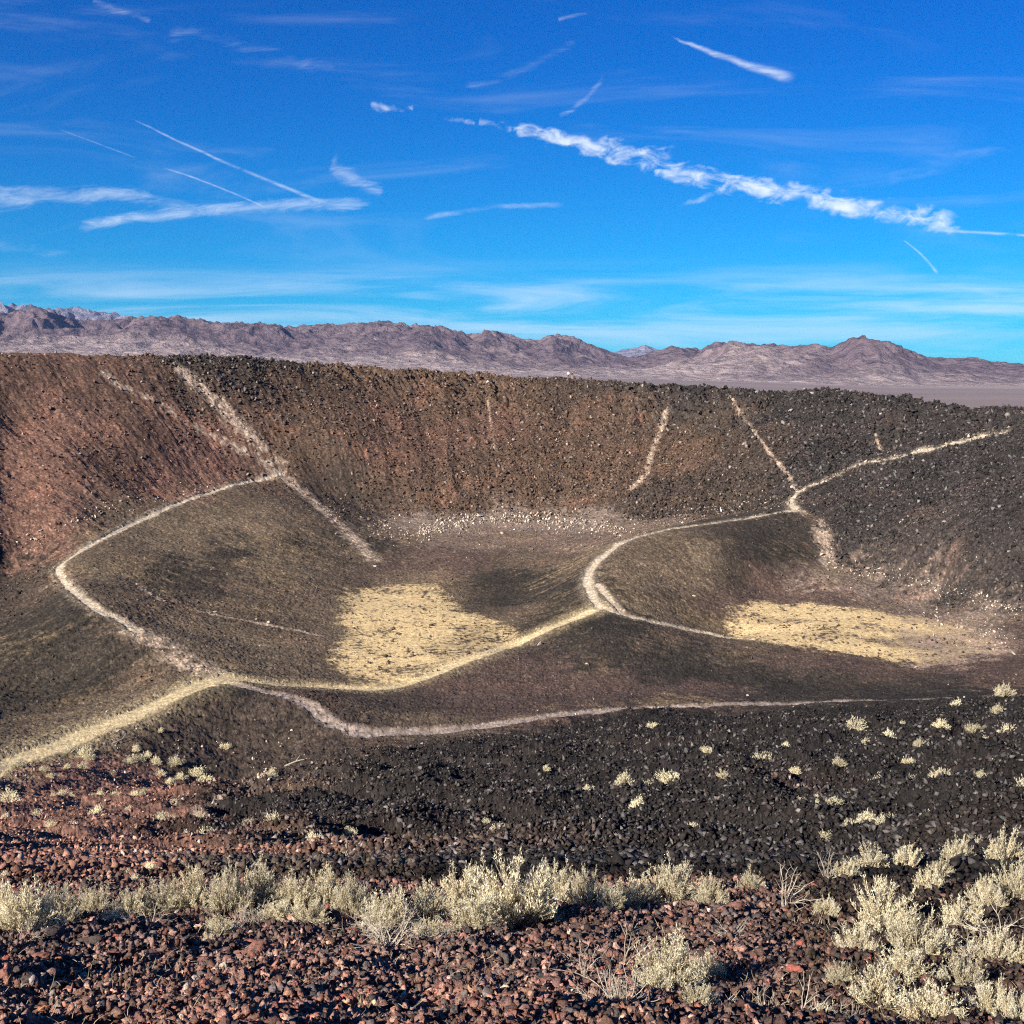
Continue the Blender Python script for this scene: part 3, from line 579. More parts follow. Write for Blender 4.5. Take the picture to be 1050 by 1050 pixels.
def range_(name, tab, r0, r1, r2, a0, a1, seed, cols, amp=1.0, wl=900.0, nr=230, dst=.00075, foot=None):
    ph = np.arange(a0, a1, dst); t = np.linspace(0, 1, nr); rr = r0 + (r2 - r0) * t
    P_, R_ = np.meshgrid(ph, rr); X_ = R_ * np.sin(P_); Y_ = R_ * np.cos(P_)
    zb = (base_z(P_) if foot is None else np.full_like(P_, foot))
    pk = (r1 - r0) / (r2 - r0)
    wx = X_ + 350 * fbm(X_, Y_, 1500, 3, .5, seed); wy = Y_ + 350 * fbm(X_, Y_, 1500, 3, .5, seed + 5)
    rd = fbm(wx, wy, wl * 1.7, 6, .52, seed + 9, True)                       # ridges and gullies
    sp_ = fbm(wx * 1.1, wy * .45, wl * .9, 4, .48, seed + 30, True)          # spurs towards the plain
    T_ = np.broadcast_to(t[:, None], P_.shape)
    wob = .16 * fbm(X_, Y_, 2200, 3, .5, seed + 17)
    sh = sstep(T_ + wob, .03, pk) ** 1.05 * (1 - .75 * sstep(T_, pk, 1.0))
    Ht = (skyline(tab, P_) * Y_ / np.maximum(np.cos(P_), .2) * np.cos(P_) + ZC) - zb
    fine = fbm(wx, wy, wl * .32, 5, .58, seed + 60, True)
    big_ = fbm(wx, wy, wl * 2.6, 3, .5, seed + 70, True)
    h = Ht * (sh * (.10 + .36 * rd + .46 * sp_ + .15 * fine + .34 * big_) * 1.25 + amp * .16 * sstep(T_, 0, .12) * (rd - .45))
    h = np.maximum(h, -5) * sstep(T_, 0, .02) - 8 * sstep(T_, .03, 0)
    z_ = zb + h
    tgt = skyline(tab, ph); elev = (z_ - ZC) / Y_
    cur = np.max(elev, 0); im = np.argmax(elev, 0)
    zb1 = np.array([(zb[i, j] - ZC) / Y_[i, j] for j, i in enumerate(im)])
    k = (tgt - zb1) / np.maximum(cur - zb1, 1e-4)
    kr = np.exp(-np.linspace(-2.2, 2.2, 35)**2); kr /= kr.sum()
    k = np.clip(np.convolve(np.pad(k, 17, mode='edge'), kr, 'valid'), .4, 2.6)
    z_ = zb + (z_ - zb) * np.where(z_ > zb, 1 + (k[None, :] - 1) * sstep(T_, .0, pk * .8), 1)
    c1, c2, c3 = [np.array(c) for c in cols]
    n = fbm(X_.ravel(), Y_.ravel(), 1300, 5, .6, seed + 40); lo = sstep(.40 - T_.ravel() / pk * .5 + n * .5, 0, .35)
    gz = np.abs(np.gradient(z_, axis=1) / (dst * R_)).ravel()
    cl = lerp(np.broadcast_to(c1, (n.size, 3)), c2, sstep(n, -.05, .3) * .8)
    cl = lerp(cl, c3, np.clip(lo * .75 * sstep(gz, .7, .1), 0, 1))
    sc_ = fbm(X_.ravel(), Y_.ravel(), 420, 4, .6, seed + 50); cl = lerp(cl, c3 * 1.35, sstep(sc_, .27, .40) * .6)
    nP_, nR_ = len(ph), nr
    i_, j_ = np.meshgrid(np.arange(nR_ - 1), np.arange(nP_ - 1), indexing='ij'); a = i_ * nP_ + j_
    f = np.stack([a, a + 1, a + 1 + nP_, a + nP_], -1).reshape(-1, 4)[:, ::-1]
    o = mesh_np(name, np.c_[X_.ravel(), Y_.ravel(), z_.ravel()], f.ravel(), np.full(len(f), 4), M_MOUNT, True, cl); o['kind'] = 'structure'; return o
def m_mount(b):
    P = geo_pos(b); c = attr_col(b); n = b.noise(P, .010, 8, .68); v = b.m('ADD', b.m('MULTIPLY', b.ss(n, .3, .7), .7), .62)
    c = b.mix(1.0, c, b.comb(v, v, v), 'MULTIPLY')
    bp = b.n('ShaderNodeBump'); b.put(bp.inputs['Height'], b.noise(P, .007, 8, .62)); bp.inputs['Strength'].default_value = .9; bp.inputs['Distance'].default_value = 170.0
    return bsdf(b, c, 1.0, bp.outputs[0], .05)
M_MOUNT = mat('desert_mountain_rock', m_mount)
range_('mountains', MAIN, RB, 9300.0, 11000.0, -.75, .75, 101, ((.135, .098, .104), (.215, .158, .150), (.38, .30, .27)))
range_('far_mountains', [(-300,318),(-100,312),(0,311),(20,312),(37,312),(47,315),(67,317),(87,315),(110,320),(133,323),(143,325),(175,334),(240,345)], 12500, 15000, 17000, -.62, -.26, 140, ((.19, .18, .22), (.25, .23, .27), (.36, .33, .35)), wl=1800, nr=120, foot=90)  # distance haze painted in: rock colours made paler and bluish
range_('far_mountains', [(560,372),(600,366),(625,362),(643,357.5),(652,356),(660,354),(668,357),(680,360),(700,366),(760,372)], 12500, 15500, 17500, .02, .20, 170, ((.20, .19, .23), (.26, .24, .27), (.42, .37, .36)), wl=1800, nr=100, foot=90)  # pale bluish rock colours again stand in for haze

# ------------------------------------------------------------------ haze
hz = bpy.data.meshes.new('haze'); bm = bmesh.new(); bmesh.ops.create_cube(bm, size=1.0)
for v in bm.verts: v.co = (v.co.x * 60000, 12000 + v.co.y * 36000, -31 + (v.co.z + .5) * 1130)
bm.to_mesh(hz); bm.free(); hz_o = bpy.data.objects.new('haze', hz); C.objects.link(hz_o); hz_o['kind'] = 'stuff'
hm = bpy.data.materials.new('desert_air'); hm.use_nodes = True; hm.node_tree.nodes.clear()
pv = hm.node_tree.nodes.new('ShaderNodeVolumePrincipled'); pv.inputs['Color'].default_value = (.34, .52, 1.0, 1); pv.inputs['Density'].default_value = 1.1e-5
ho = hm.node_tree.nodes.new('ShaderNodeOutputMaterial'); hm.node_tree.links.new(pv.outputs[0], ho.inputs['Volume']); hz.materials.append(hm)

# ------------------------------------------------------------------ stones
def ico(sub_):
    bm = bmesh.new(); bmesh.ops.create_icosphere(bm, subdivisions=sub_, radius=1.0)
    v = np.array([tuple(p.co) for p in bm.verts]); f = np.array([[q_.index for q_ in p.verts] for p in bm.faces]); bm.free(); return v, f
def n3(p, k, seed):             # cheap 3-d value wobble
    a = np.array([[1.7,-2.3,1.1],[2.9,1.3,-1.9],[-1.5,2.1,2.7],[3.3,-.7,1.5]]) * k; ph = np.array([0.3,1.9,4.1,2.2]) * (seed + 1.37)
    return np.sin(p @ a.T + ph).sum(-1) / 4
def rock_shape(sub_, seed, jag=None):
    v, f = ico(sub_); r2 = np.random.default_rng(seed); jag = (.50 if sub_ == 1 else .42 if sub_ == 2 else .09) if jag is None else jag
    d = 1 + .26 * n3(v, 1.0, seed) + .20 * n3(v, 2.3, seed + 3) + .14 * n3(v, 5.1, seed + 9)
    for _ in range(11):          # broken facets
        n = r2.normal(size=3); n /= np.linalg.norm(n); h = .36 + .40 * r2.random(); dd = (v * d[:, None]) @ n
        over = dd > h; d = np.where(over, d * (h / np.maximum(dd, 1e-3)), d)
    d = d * (1 + jag * (r2.random(len(v)) * 2 - 1)); p_ = v * d[:, None] + r2.normal(size=v.shape) * jag * .25
    return p_ * np.array([1.15, .6 + .35 * r2.random(), .45 + .35 * r2.random()]), f
SH0 = [rock_shape(1, i)[0] for i in range(24)]; F0 = ico(1)[1]
SHm = [rock_shape(2, 60 + i)[0] for i in range(24)]; F1 = ico(2)[1]
def rotm(n):
    q_ = rng.normal(size=(n, 4)); q_ /= np.linalg.norm(q_, axis=1)[:, None]; w_, x_, y_, z_ = q_.T
    return np.stack([1-2*(y_*y_+z_*z_), 2*(x_*y_-z_*w_), 2*(x_*z_+y_*w_), 2*(x_*y_+z_*w_), 1-2*(x_*x_+z_*z_), 2*(y_*z_-x_*w_), 2*(x_*z_-y_*w_), 2*(y_*z_+x_*w_), 1-2*(x_*x_+y_*y_)], -1).reshape(n, 3, 3)
def rubble(name, P3, size, colr, shapes, faces, mt=None):
    n = len(P3); which = rng.integers(0, len(shapes), n); S = np.array(shapes)[which]            # n,V,3
    V = np.einsum('nij,nvj->nvi', rotm(n), S) * size[:, None, None] + P3[:, None, :]
    nv = S.shape[1]; fl = (faces[None] + (np.arange(n) * nv)[:, None, None]).reshape(-1)
    o = mesh_np(name, V.reshape(-1, 3), fl, np.full(n * len(faces), 3), mt or M_ROCK, False, np.repeat(colr, nv, 0)); o['kind'] = 'stuff'; return o
def scatter(n, r0, r1, smin, smax, power, dens=1.0, half=.50, uni_log=False, stmin=0.0, ex=2.0):
    ph = (rng.random(n) * 2 - 1) * half
    r = np.exp(rng.random(n) * math.log(r1 / r0)) * r0 if uni_log else np.sqrt(r0*r0 + rng.random(n) * (r1*r1 - r0*r0))
    x = r * np.sin(ph); y = r * np.cos(ph); c, st, ro, tr, la = ground_at(x, y)
    keep = rng.random(n) < np.clip(st, stmin, 1) ** 1.8 * dens
    rc = np.hypot(x, y - 135); keep &= (rc < 160)
    x, y, c, ro, r = x[keep], y[keep], c[keep], ro[keep], r[keep]
    s = smin + (smax - smin) * rng.random(len(x)) ** power; s = s * (.55 + .55 * ro)
    z = full_height(x, y, ro); br = np.exp(rng.normal(0, .42, len(x)))
    c = np.clip(c * (.95 * br)[:, None] * (1 + .035 * rng.normal(size=(len(x), 3))), .008, .8)
    return np.c_[x, y, z + s * .25], s, c, r
def glint(c, share, k=2.6):
    l = rng.random(len(c)) < share * np.clip(.055 / c.mean(1), .3, 1.4); c[l] = np.clip((c[l] * .5 + c[l].mean(1)[:, None] * np.array((.56, .5, .44))) * k + .03, 0, .5); return c
p, s, c, r = scatter(360000, 58, 300, .13, .60, 5.5); s *= np.clip(r / 210, .32, 1.15); rubble('rubble', p, s, glint(c, .075, 3.0), SH0, F0)
p, s, c, r = scatter(200000, 58, 240, .05, .17, 3.0, .55, .5, False, .45); s *= np.clip(r / 150, .5, 1.3); rubble('rubble', p, s, glint(c, .10, 2.6), SH0, F0)
p, s, c, r = scatter(290000, 13, 80, .05, .22, 2.8, 1.0, .68, True); s *= .36 + r / 75 * .64; c = np.clip(c * 1.5, 0, .5); rubble('rubble', p, s, glint(c, .12, 2.6), SH0, F0)
p, s, c, r = scatter(225000, 2.6, 15, .007, .046, 3.0, 1.0, .84, True, .8)
tint = rng.random(len(s)); c[tint < .13] = c[tint < .13] * np.array((1.35, 1.04, .94)); k_ = (tint > .16) & (tint < .30); c[k_] = c[k_].mean(1)[:, None] * np.array((.85, .68, .62)); k_ = tint > .955; c[k_] = c[k_] * np.array((2.1, 2.0, 1.75)); s *= .75 + r * .05
p[:, 2] += s * .5 * rng.random(len(s)); big = s > .026
rubble('cinder_gravel', p[big], s[big], np.clip(c[big], 0, .6), SHm, F1); rubble('cinder_gravel', p[~big], s[~big], np.clip(c[~big], 0, .6), SH0, F0)
# pale stones fallen to the foot of the walls
pts = []
def strewn(line, n, sp_v, lo=.14, hi=.42):
    line = np.array(line, float); out = []
    for _ in range(n):
        k = rng.random() * (len(line) - 1); i = int(k); t = k - i; u, v = line[i] * (1 - t) + line[i+1] * t
        h = hit(u + rng.normal() * 3, v + rng.normal() * sp_v)
        if h: out.append((h[0], h[1], lo + (hi - lo) * rng.random() ** 2.2))
    return out
pts = strewn([(430,549),(450,540),(480,533),(520,532),(560,533),(600,537),(640,547)], 620, 3.6, .14, .44) + strewn([(640,545),(700,527),(760,517),(800,515)], 150, 5, .12, .34) + strewn([(850,582),(900,588),(960,602),(1010,615),(1050,630)], 170, 4, .12, .34) \
    + strewn([(20,560),(60,545),(110,520),(160,510),(220,498)], 110, 5, .12, .34) + strewn([(940,636),(990,646),(1035,652)], 70, 9, .12, .30) + strewn([(380,545),(430,548),(330,520)], 90, 7, .12, .3) + strewn([(100,740),(250,790),(300,770)], 60, 16, .07, .2)
pts = np.array(pts); _c, _s, ro, _t, _l = ground_at(pts[:, 0], pts[:, 1]); zz = full_height(pts[:, 0], pts[:, 1], ro)
rubble('fallen_stones', np.c_[pts[:, 0], pts[:, 1], zz + pts[:, 2] * .3], pts[:, 2], np.clip(np.array((.40, .33, .26)) * np.exp(rng.normal(0, .3, len(pts)))[:, None], 0, .7), SH0, F0)
# dark crust clods on the dry lake beds
cl_ = []
for (ua, ub, va, vb, n) in ((345, 530, 602, 700, 1900), (750, 1015, 620, 680, 2100)):
    for _ in range(n):
        h = hit(ua + (ub - ua) * rng.random(), va + (vb - va) * rng.random())
        if h: cl_.append((h[0], h[1], (.06 + .24 * rng.random() ** 3)))
cl_ = np.array(cl_); _c, _s, ro, _t, la = ground_at(cl_[:, 0], cl_[:, 1]); cl_ = cl_[(la > .6) & (fbm(cl_[:, 0], cl_[:, 1], 3.2, 3, .6, 151) > .04)]
zz = full_height(cl_[:, 0], cl_[:, 1], np.zeros(len(cl_)))
rubble('dark_clods', np.c_[cl_[:, 0], cl_[:, 1], zz + cl_[:, 2] * .3], cl_[:, 2], np.clip(np.array((.085, .065, .045)) * np.exp(rng.normal(0, .4, len(cl_)))[:, None], 0, .3), SH0, F0)

# individual rocks
rock_me = {}
_o1 = 'first second third fourth fifth sixth seventh eighth ninth tenth eleventh twelfth thirteenth fourteenth fifteenth sixteenth seventeenth eighteenth nineteenth'.split()
def ordw(k):
    if k < 19: return _o1[k]
    t, r0_ = divmod(k + 1, 10); return ['', '', 'twentieth', 'thirtieth', 'fortieth'][t] if r0_ == 0 else ['', '', 'twenty', 'thirty', 'forty'][t] + '-' + _o1[r0_ - 1]
def number_left(objs, fmt):
    for k, o_ in enumerate(sorted(objs, key=lambda a: a.location.x / a.location.y)): o_['label'] = fmt.format(ordw(k))
def rock_data(i, m):
    k = (i, m.name)
    if k not in rock_me:
        v, f = rock_shape(4 if i < 12 else 3, 300 + i); rr = np.random.default_rng(i)
        v = v * (1 + .05 * n3(v, 9, i) + .04 * n3(v, 17, i + 2))[:, None]
        rock_me[k] = mesh_np('scoria_rock', v, f.ravel(), np.full(len(f), 3), m, False, link=False)
    return rock_me[k]
def zg(x, y):
    x = np.array([float(x)]); y = np.array([float(y)]); return float(full_height(x, y, ground_at(x, y)[2])[0])
def put_rock(name, x, y, size, m, label, cat, group=None, i=None, flat=1.0, sink=.25):
    i = random.randrange(12) if i is None else i
    o = bpy.data.objects.new(name, rock_data(i, m)); C.objects.link(o)
    o.location = (x, y, zg(x, y) + size * sink); o.rotation_euler = (random.uniform(-.5, .5), random.uniform(-.5, .5), random.uniform(0, 6.28))
    o.scale = (size * random.uniform(.85, 1.2), size * random.uniform(.85, 1.15), size * flat)
    o['label'] = label; o['category'] = cat
    if group: o['group'] = group
    return o
SPECIAL = [(327,1043,24,M_ORANGE,'rusty orange rock at the bottom edge, left of centre'),(38,1038,30,M_ORANGE,'pale orange rock low in the bottom left corner'),(60,988,14,M_ORANGE,'small ochre orange rock above the bottom left corner'),
 (120,970,17,M_CRIM,'brick red rock just below the left end of the shrub band'),(300,1022,18,M_CRIM,'brick red lump beside the rusty orange rock at the bottom'),(450,1022,16,M_CRIM,'bright red rock between the bottom edge and the big central shrub'),(546,972,18,M_CRIM,'red rock right under the largest central shrub'),(555,985,18,M_RED,'dull red rock touching the red rock under the largest shrub'),
 (607,983,14,M_CRIM,'small scarlet rock left of the tall shrub at bottom right of centre'),(542,1007,34,M_DARK,'grey brown rock with a dark hollow below the central shrub'),(562,1024,22,M_RED,'rounded pinkish rock beside the grey brown hollow rock'),(262,978,26,M_RED,'broad dull red rock below the left shrub band'),
 (96,972,32,M_DARK,'flat grey brown rock under the left shrub cluster'),(700,1040,20,M_RED,'dull red rock at the bottom edge under the tall shrub'),(800,985,18,M_RED,'maroon rock between the two large right hand shrubs'),(25,1010,30,M_DARK,'long dark rock at the left edge of the cinder slope')]
for u, v, w_, m, lb in SPECIAL:
    h = hit(u, v)
    if h: put_rock('volcanic_rock', h[0], h[1], w_ / 1136 * h[1] * .55, m, lb, 'rock', 'loose scoria rocks in the foreground')
cnt = 0
MARKS = [(25,1030,'near the bottom left corner'),(30,985,'under the leftmost pale shrub'),(110,1035,'at the bottom edge, well left'),(110,965,'under the low left end of the band'),(200,1030,'at the bottom edge, left quarter'),(190,970,'beside the yellow tuft at left'),(280,1030,'next to the rusty orange bottom rock'),(270,965,'under the tall shrub of the left band'),
 (370,1035,'at the bottom edge, left of centre'),(350,975,'under the tangle of grey twigs'),(450,1035,'at the bottom edge under the biggest shrub'),(450,985,'beside the yellow tuft below centre'),(535,985,'right under the biggest shrub'),(550,1035,'left of the tangled bare shrub'),(610,965,'below the shrub with the dark hollow'),(640,1000,'around the tangled bare shrub'),
 (710,960,'below the domed shrub at right centre'),(690,1045,'in front of the upright shrub'),(760,990,'right of the upright shrub'),(770,1040,'around the upright forked twigs'),(800,940,'on the black crest at right centre'),(850,970,'left of the large right group'),(850,1040,'left of the lower right shrubs'),(950,930,'behind the large right group'),(1010,960,'among the bare branches at right'),(1000,1035,'among the shrubs in the bottom right corner')]
RK = {}
while cnt < 270:
    u = random.uniform(-10, 1060); v = 908 + 147 * random.random() ** .8; h = hit(u, v)
    if not h: continue
    wpx = 9 + 17 * random.random() ** 2.4 + (v - 905) * .045
    q_ = random.random(); m, cn = (M_RED, 'dull red') if q_ < .58 else (M_DARK, 'dark grey') if q_ < .88 else (M_CRIM, 'brick red')
    mk_ = min(MARKS, key=lambda a: (a[0] - u)**2 + (1.4 * (a[1] - v))**2)[2]; sz = 'larger' if wpx > 20 else 'small' if wpx < 13 else 'medium sized'
    o = put_rock('volcanic_rock', h[0], h[1], wpx / 1136 * h[1] * .52, m, 'x', 'rock', f'{cn} rocks {mk_}'); cnt += 1; RK.setdefault((cn, mk_), []).append(o)
for (cn, mk_), ob in RK.items(): number_left(ob, '{} from left of ' + cn + ' rocks ' + mk_) if len(ob) > 1 else ob[0].__setitem__('label', f'the one {cn} rock {mk_}')
# pale boulders inside the crater
for u, v, w_, lb in [(602,682,9,'pale boulder on the low brown ground below the trail fork'),(553,662,8,'cream boulder right beside the bright trail, left of its fork'),(156,611,7,'pale boulder high on the left mound, nearest the curved trail'),(169,617,6,'pale boulder second down the line on the left mound'),
  (220,627,5,'small white stone midway down the line on the left mound'),(263,636,6,'left one of the white boulders close together on the left mound'),(275,639,5,'right one of the white boulders close together on the left mound'),(309,656,4,'white stone low on the left mound near the dry lake'),
  (384,581,5,'white stone at the foot of the trail north of the left dry lake'),(712,612,5,'small pale stone at the foot of the middle mound'),(37,553,6,'pale boulder at the foot of the red wall, far left'),(42,545,6,'pale boulder just above another at the foot of the red wall'),(70,531,5,'pale stone at the red wall foot right of the boulder cluster'),(102,526,5,'pale stone under the red wall beside the dark crest'),
  (986,643,8,'pale boulder at the right end of the right dry lake'),(1040,671,7,'pale boulder near the right edge of the crater floor'),(890,583,8,'pale boulder at the foot of the dark right wall'),(767,715,5,'pale stone just above the grey track'),(960,632,6,'pale stone behind the right dry lake')]:
    h = hit(u, v)
    if h: put_rock('boulder', h[0], h[1], w_ / 1136 * h[1] * .5, M_PALE, lb, 'boulder', 'pale boulders on the crater floor', i=20 + random.randrange(6), flat=.75)
# crags standing along the rim
def rim_v(u):
    a = np.array(rim); return np.interp(u, a[:, 0], a[:, 2]), np.interp(u, a[:, 0], a[:, 1])
spans = [(8, 60, 8, 2.6, 'on the far left of the rim'), (78, 110, 5, 2.2, 'on the rim left of the pale twin tracks'), (180, 300, 34, 3.6, 'in the black outcrop on the left rim'), (400, 560, 16, 2.4, 'on the brown rim left of the two people'), (590, 760, 34, 3.0, 'on the rim right of the two people'),
         (780, 880, 26, 3.2, 'on the black rim above the right wall'), (880, 925, 14, 3.8, 'on the black rim below the highest peak'), (925, 1050, 34, 3.4, 'on the black rim at the far right')]
for u0, u1, n, mx, tx in spans:
    ob = []
    for k in range(n):
        u = random.uniform(u0, u1); dd, vv = rim_v(u); dd -= random.uniform(-1.5, 9) if mx < 3.5 else random.uniform(-1, 16)
        t = (u - 525) / 1136; x_, y_ = t * dd * 1.008, dd
        wpx = random.uniform(2.0, mx * 1.5) * (1.0 if random.random() < .8 else 1.6)
        o = put_rock('boulder', x_, y_, wpx / 1136 * dd * .62, M_DARK, f'dark basalt boulder {tx}', 'boulder', f'dark boulders {tx}', i=30 + random.randrange(8), flat=.65, sink=.1); ob.append(o)
    number_left(ob, '{} from left of dark boulders ' + tx)

# ------------------------------------------------------------------ shrubs
def m_leaf(ca, cb):
    def f(b):
        P = geo_pos(b); ri = b.n('ShaderNodeObjectInfo').outputs['Random']; n = b.noise(P, 14.0, 3, .6)
        c = b.mix(b.ss(n, .35, .65), (*ca, 1), (*cb, 1)); v = b.m('ADD', b.m('MULTIPLY', ri, .36), .74); c = b.mix(1.0, c, b.comb(v, v, v), 'MULTIPLY')
        d = bsdf(b, c, .85); t = b.n('ShaderNodeBsdfTranslucent'); b.put(t.inputs[0], c); mx = b.n('ShaderNodeMixShader'); mx.inputs[0].default_value = .34
        b.nt.links.new(d, mx.inputs[1]); b.nt.links.new(t.outputs[0], mx.inputs[2]); return mx.outputs[0]
    return f
M_LEAF = mat('dry_cream_foliage', m_leaf((.72, .62, .39), (.93, .87, .64)))
M_STEM = mat('weathered_twigs', m_leaf((.38, .30, .22), (.62, .54, .42)))
M_DEAD = mat('bleached_dead_twigs', m_leaf((.40, .33, .25), (.66, .59, .48)))
M_STRAW = mat('dry_straw', m_leaf((.50, .40, .24), (.66, .57, .40)))
class Geo:
    def __init__(s): s.v = []; s.f = []
    def tube(s, pts, rad, n=3):
        b0 = len(s.v); m_ = len(pts)
        for i, p_ in enumerate(pts):
            t_ = pts[min(i + 1, m_ - 1)] - pts[max(i - 1, 0)]; t_ = t_ / (np.linalg.norm(t_) + 1e-9)
            a = np.cross(t_, (.31, .77, .55)); a /= np.linalg.norm(a) + 1e-9; b = np.cross(t_, a)
            for k in range(n): s.v.append(p_ + rad[i] * (math.cos(2*math.pi*k/n) * a + math.sin(2*math.pi*k/n) * b))
        for i in range(m_ - 1):
            for k in range(n): s.f.append((b0+i*n+k, b0+i*n+(k+1)%n, b0+(i+1)*n+(k+1)%n, b0+(i+1)*n+k))
    def leaf(s, p_, d_, L, w_, r_):
        a = np.cross(d_, r_.normal(size=3)); a /= np.linalg.norm(a) + 1e-9; b0 = len(s.v); nrm = np.cross(a, d_) * w_ * .35
        s.v += [p_, p_ + d_ * L * .5 + a * w_ + nrm, p_ + d_ * L, p_ + d_ * L * .5 - a * w_ + nrm]; s.f.append((b0, b0+1, b0+2, b0+3))
    def mesh(s, name, m): return mesh_np(name, np.array(s.v), np.array(s.f).ravel(), np.full(len(s.f), 4), m, False, link=False)
def unit(v): return v / (np.linalg.norm(v) + 1e-9)
def shrub_parts(seed, stems, twigs, leaf, hgt=.62, gap=.25, wl=1.0):
    r_ = np.random.default_rng(seed); S = Geo(); Fo = Geo()
    ho_ = r_.random(5) * 6.28
    for i in range(stems):
        az = r_.random() * 2 * math.pi; el = math.asin(.12 + .88 * r_.random() ** .8)
        ln = .5 * (.72 + .3 * r_.random() + .14 * math.sin(az * 3 + ho_[0]) + .08 * math.sin(az * 7 + el * 5 + ho_[1]))
        if math.sin(az * 2 + ho_[2]) * math.cos(el * 4 + ho_[3]) > 1 - gap: continue
        tip = np.array([math.cos(az) * math.cos(el) * ln, math.sin(az) * math.cos(el) * ln, math.sin(el) * ln * hgt * 2])
        b0 = np.array([r_.normal() * .035, r_.normal() * .035, -.02]); mid = tip * .5 + np.array([0, 0, -.04 + .03 * r_.random()]) + r_.normal(size=3) * .02
        S.tube([b0, mid * .55 + b0 * .4, mid, tip * .86], [.0075, .006, .0048, .003])
        od = unit(tip - b0)
        for k in range(twigs):
            t = .45 + .5 * r_.random(); st_ = (mid if t < .6 else mid + (tip - mid) * (t - .6) / .4 * .9)
            d_ = unit(od * .9 + np.array([0, 0, .75]) + r_.normal(size=3) * .42); L = (.05 + .085 * r_.random()) * wl
            e_ = st_ + d_ * L; S.tube([st_, e_], [.0024, .0014])
            for q_ in range(leaf):
                Fo.leaf(e_ - d_ * L * .65 * r_.random(), unit(d_ * .9 + r_.normal(size=3) * .55 + np.array([0, 0, .25])), .016 + .026 * r_.random(), .0026 + .0024 * r_.random(), r_)
    return S.mesh('stems', M_STEM), Fo.mesh('foliage', M_LEAF)
BIG = [shrub_parts(900 + i, 100, 14, 9, hgt=[.62, .55, .7, .6, .66, .58][i], gap=[.35, .5, .4, .45, .3, .6][i]) for i in range(6)]
def small_part(seed, hgt, n=420, m=None):
    r_ = np.random.default_rng(seed); Fo = Geo(); o_ = r_.random(6) * 6.28; off = r_.normal(size=3) * .10; off[2] = 0
    for i in range(n):
        az = r_.random() * 6.283; el = math.asin(r_.random() ** .8); ln = .5 * (.70 + .28 * r_.random() + .22 * math.sin(az * 2 + o_[0]) + .16 * math.sin(az * 5 + o_[1]))
        if math.sin(az * 2 + o_[2]) * math.cos(el * 4 + o_[3]) > .45: continue
        t = np.array([math.cos(az)*math.cos(el)*ln, math.sin(az)*math.cos(el)*ln, math.sin(el)*ln*hgt*2]) + off * (i % 3 == 0)
        if i % 4 == 0: Fo.tube([np.array([0, 0, -.02]), t * .6, t * 1.05], [.011, .008, .003])
        for k in range(3): Fo.leaf(t * (.62 + .4 * r_.random()), unit(unit(t) + np.array([0, 0, .7]) + r_.normal(size=3) * .6), .05 + .08 * r_.random(), .013, r_)
    return Fo.mesh('shrub', m or M_LEAF)
SMH = [.55, .7, .6, .42, .65, .5, .8, .38, .6, .5]
SMALL = [small_part(950 + i, SMH[i], [420, 300, 520, 260, 420, 200, 360, 240, 480, 150][i]) for i in range(10)]
def place_shrub(u, vb, wpx, hpx, label, cat='shrub', group=None, tiny=False, dist=None):
    h = hit(u, vb)
    if not h: return
    x_, y_ = h; w_ = wpx / 1136 * y_; hh = (hpx / wpx) if hpx else None
    if tiny:
        i = random.randrange(10); o = bpy.data.objects.new('desert_shrub', SMALL[i]); sc_ = w_ * 1.42; hf = SMH[i]
    else:
        i = random.randrange(6); o = bpy.data.objects.new('desert_shrub', None); o.empty_display_size = .2; sc_ = w_ * .98; hf = [.62, .55, .7, .6, .66, .58][i]
        for nm, me in zip(('stems', 'foliage'), BIG[i]):
            c_ = bpy.data.objects.new(nm, me); C.objects.link(c_); c_.parent = o
    C.objects.link(o); zs = 1.0 if not hh else min(1.9, max(.6, hh * .92 / (hf * 1.02)))
    o.location = (x_, y_, zg(x_, y_) - .01); o.rotation_euler = (0, 0, random.uniform(0, 6.28)); o.scale = (sc_, sc_ * random.uniform(.85, 1.05), sc_ * zs)
    o['label'] = label; o['category'] = cat
    if group: o['group'] = group
    return o
ORD = ['first', 'second', 'third', 'fourth', 'fifth', 'sixth', 'seventh', 'eighth', 'ninth', 'tenth', 'eleventh', 'twelfth', 'thirteenth', 'fourteenth']
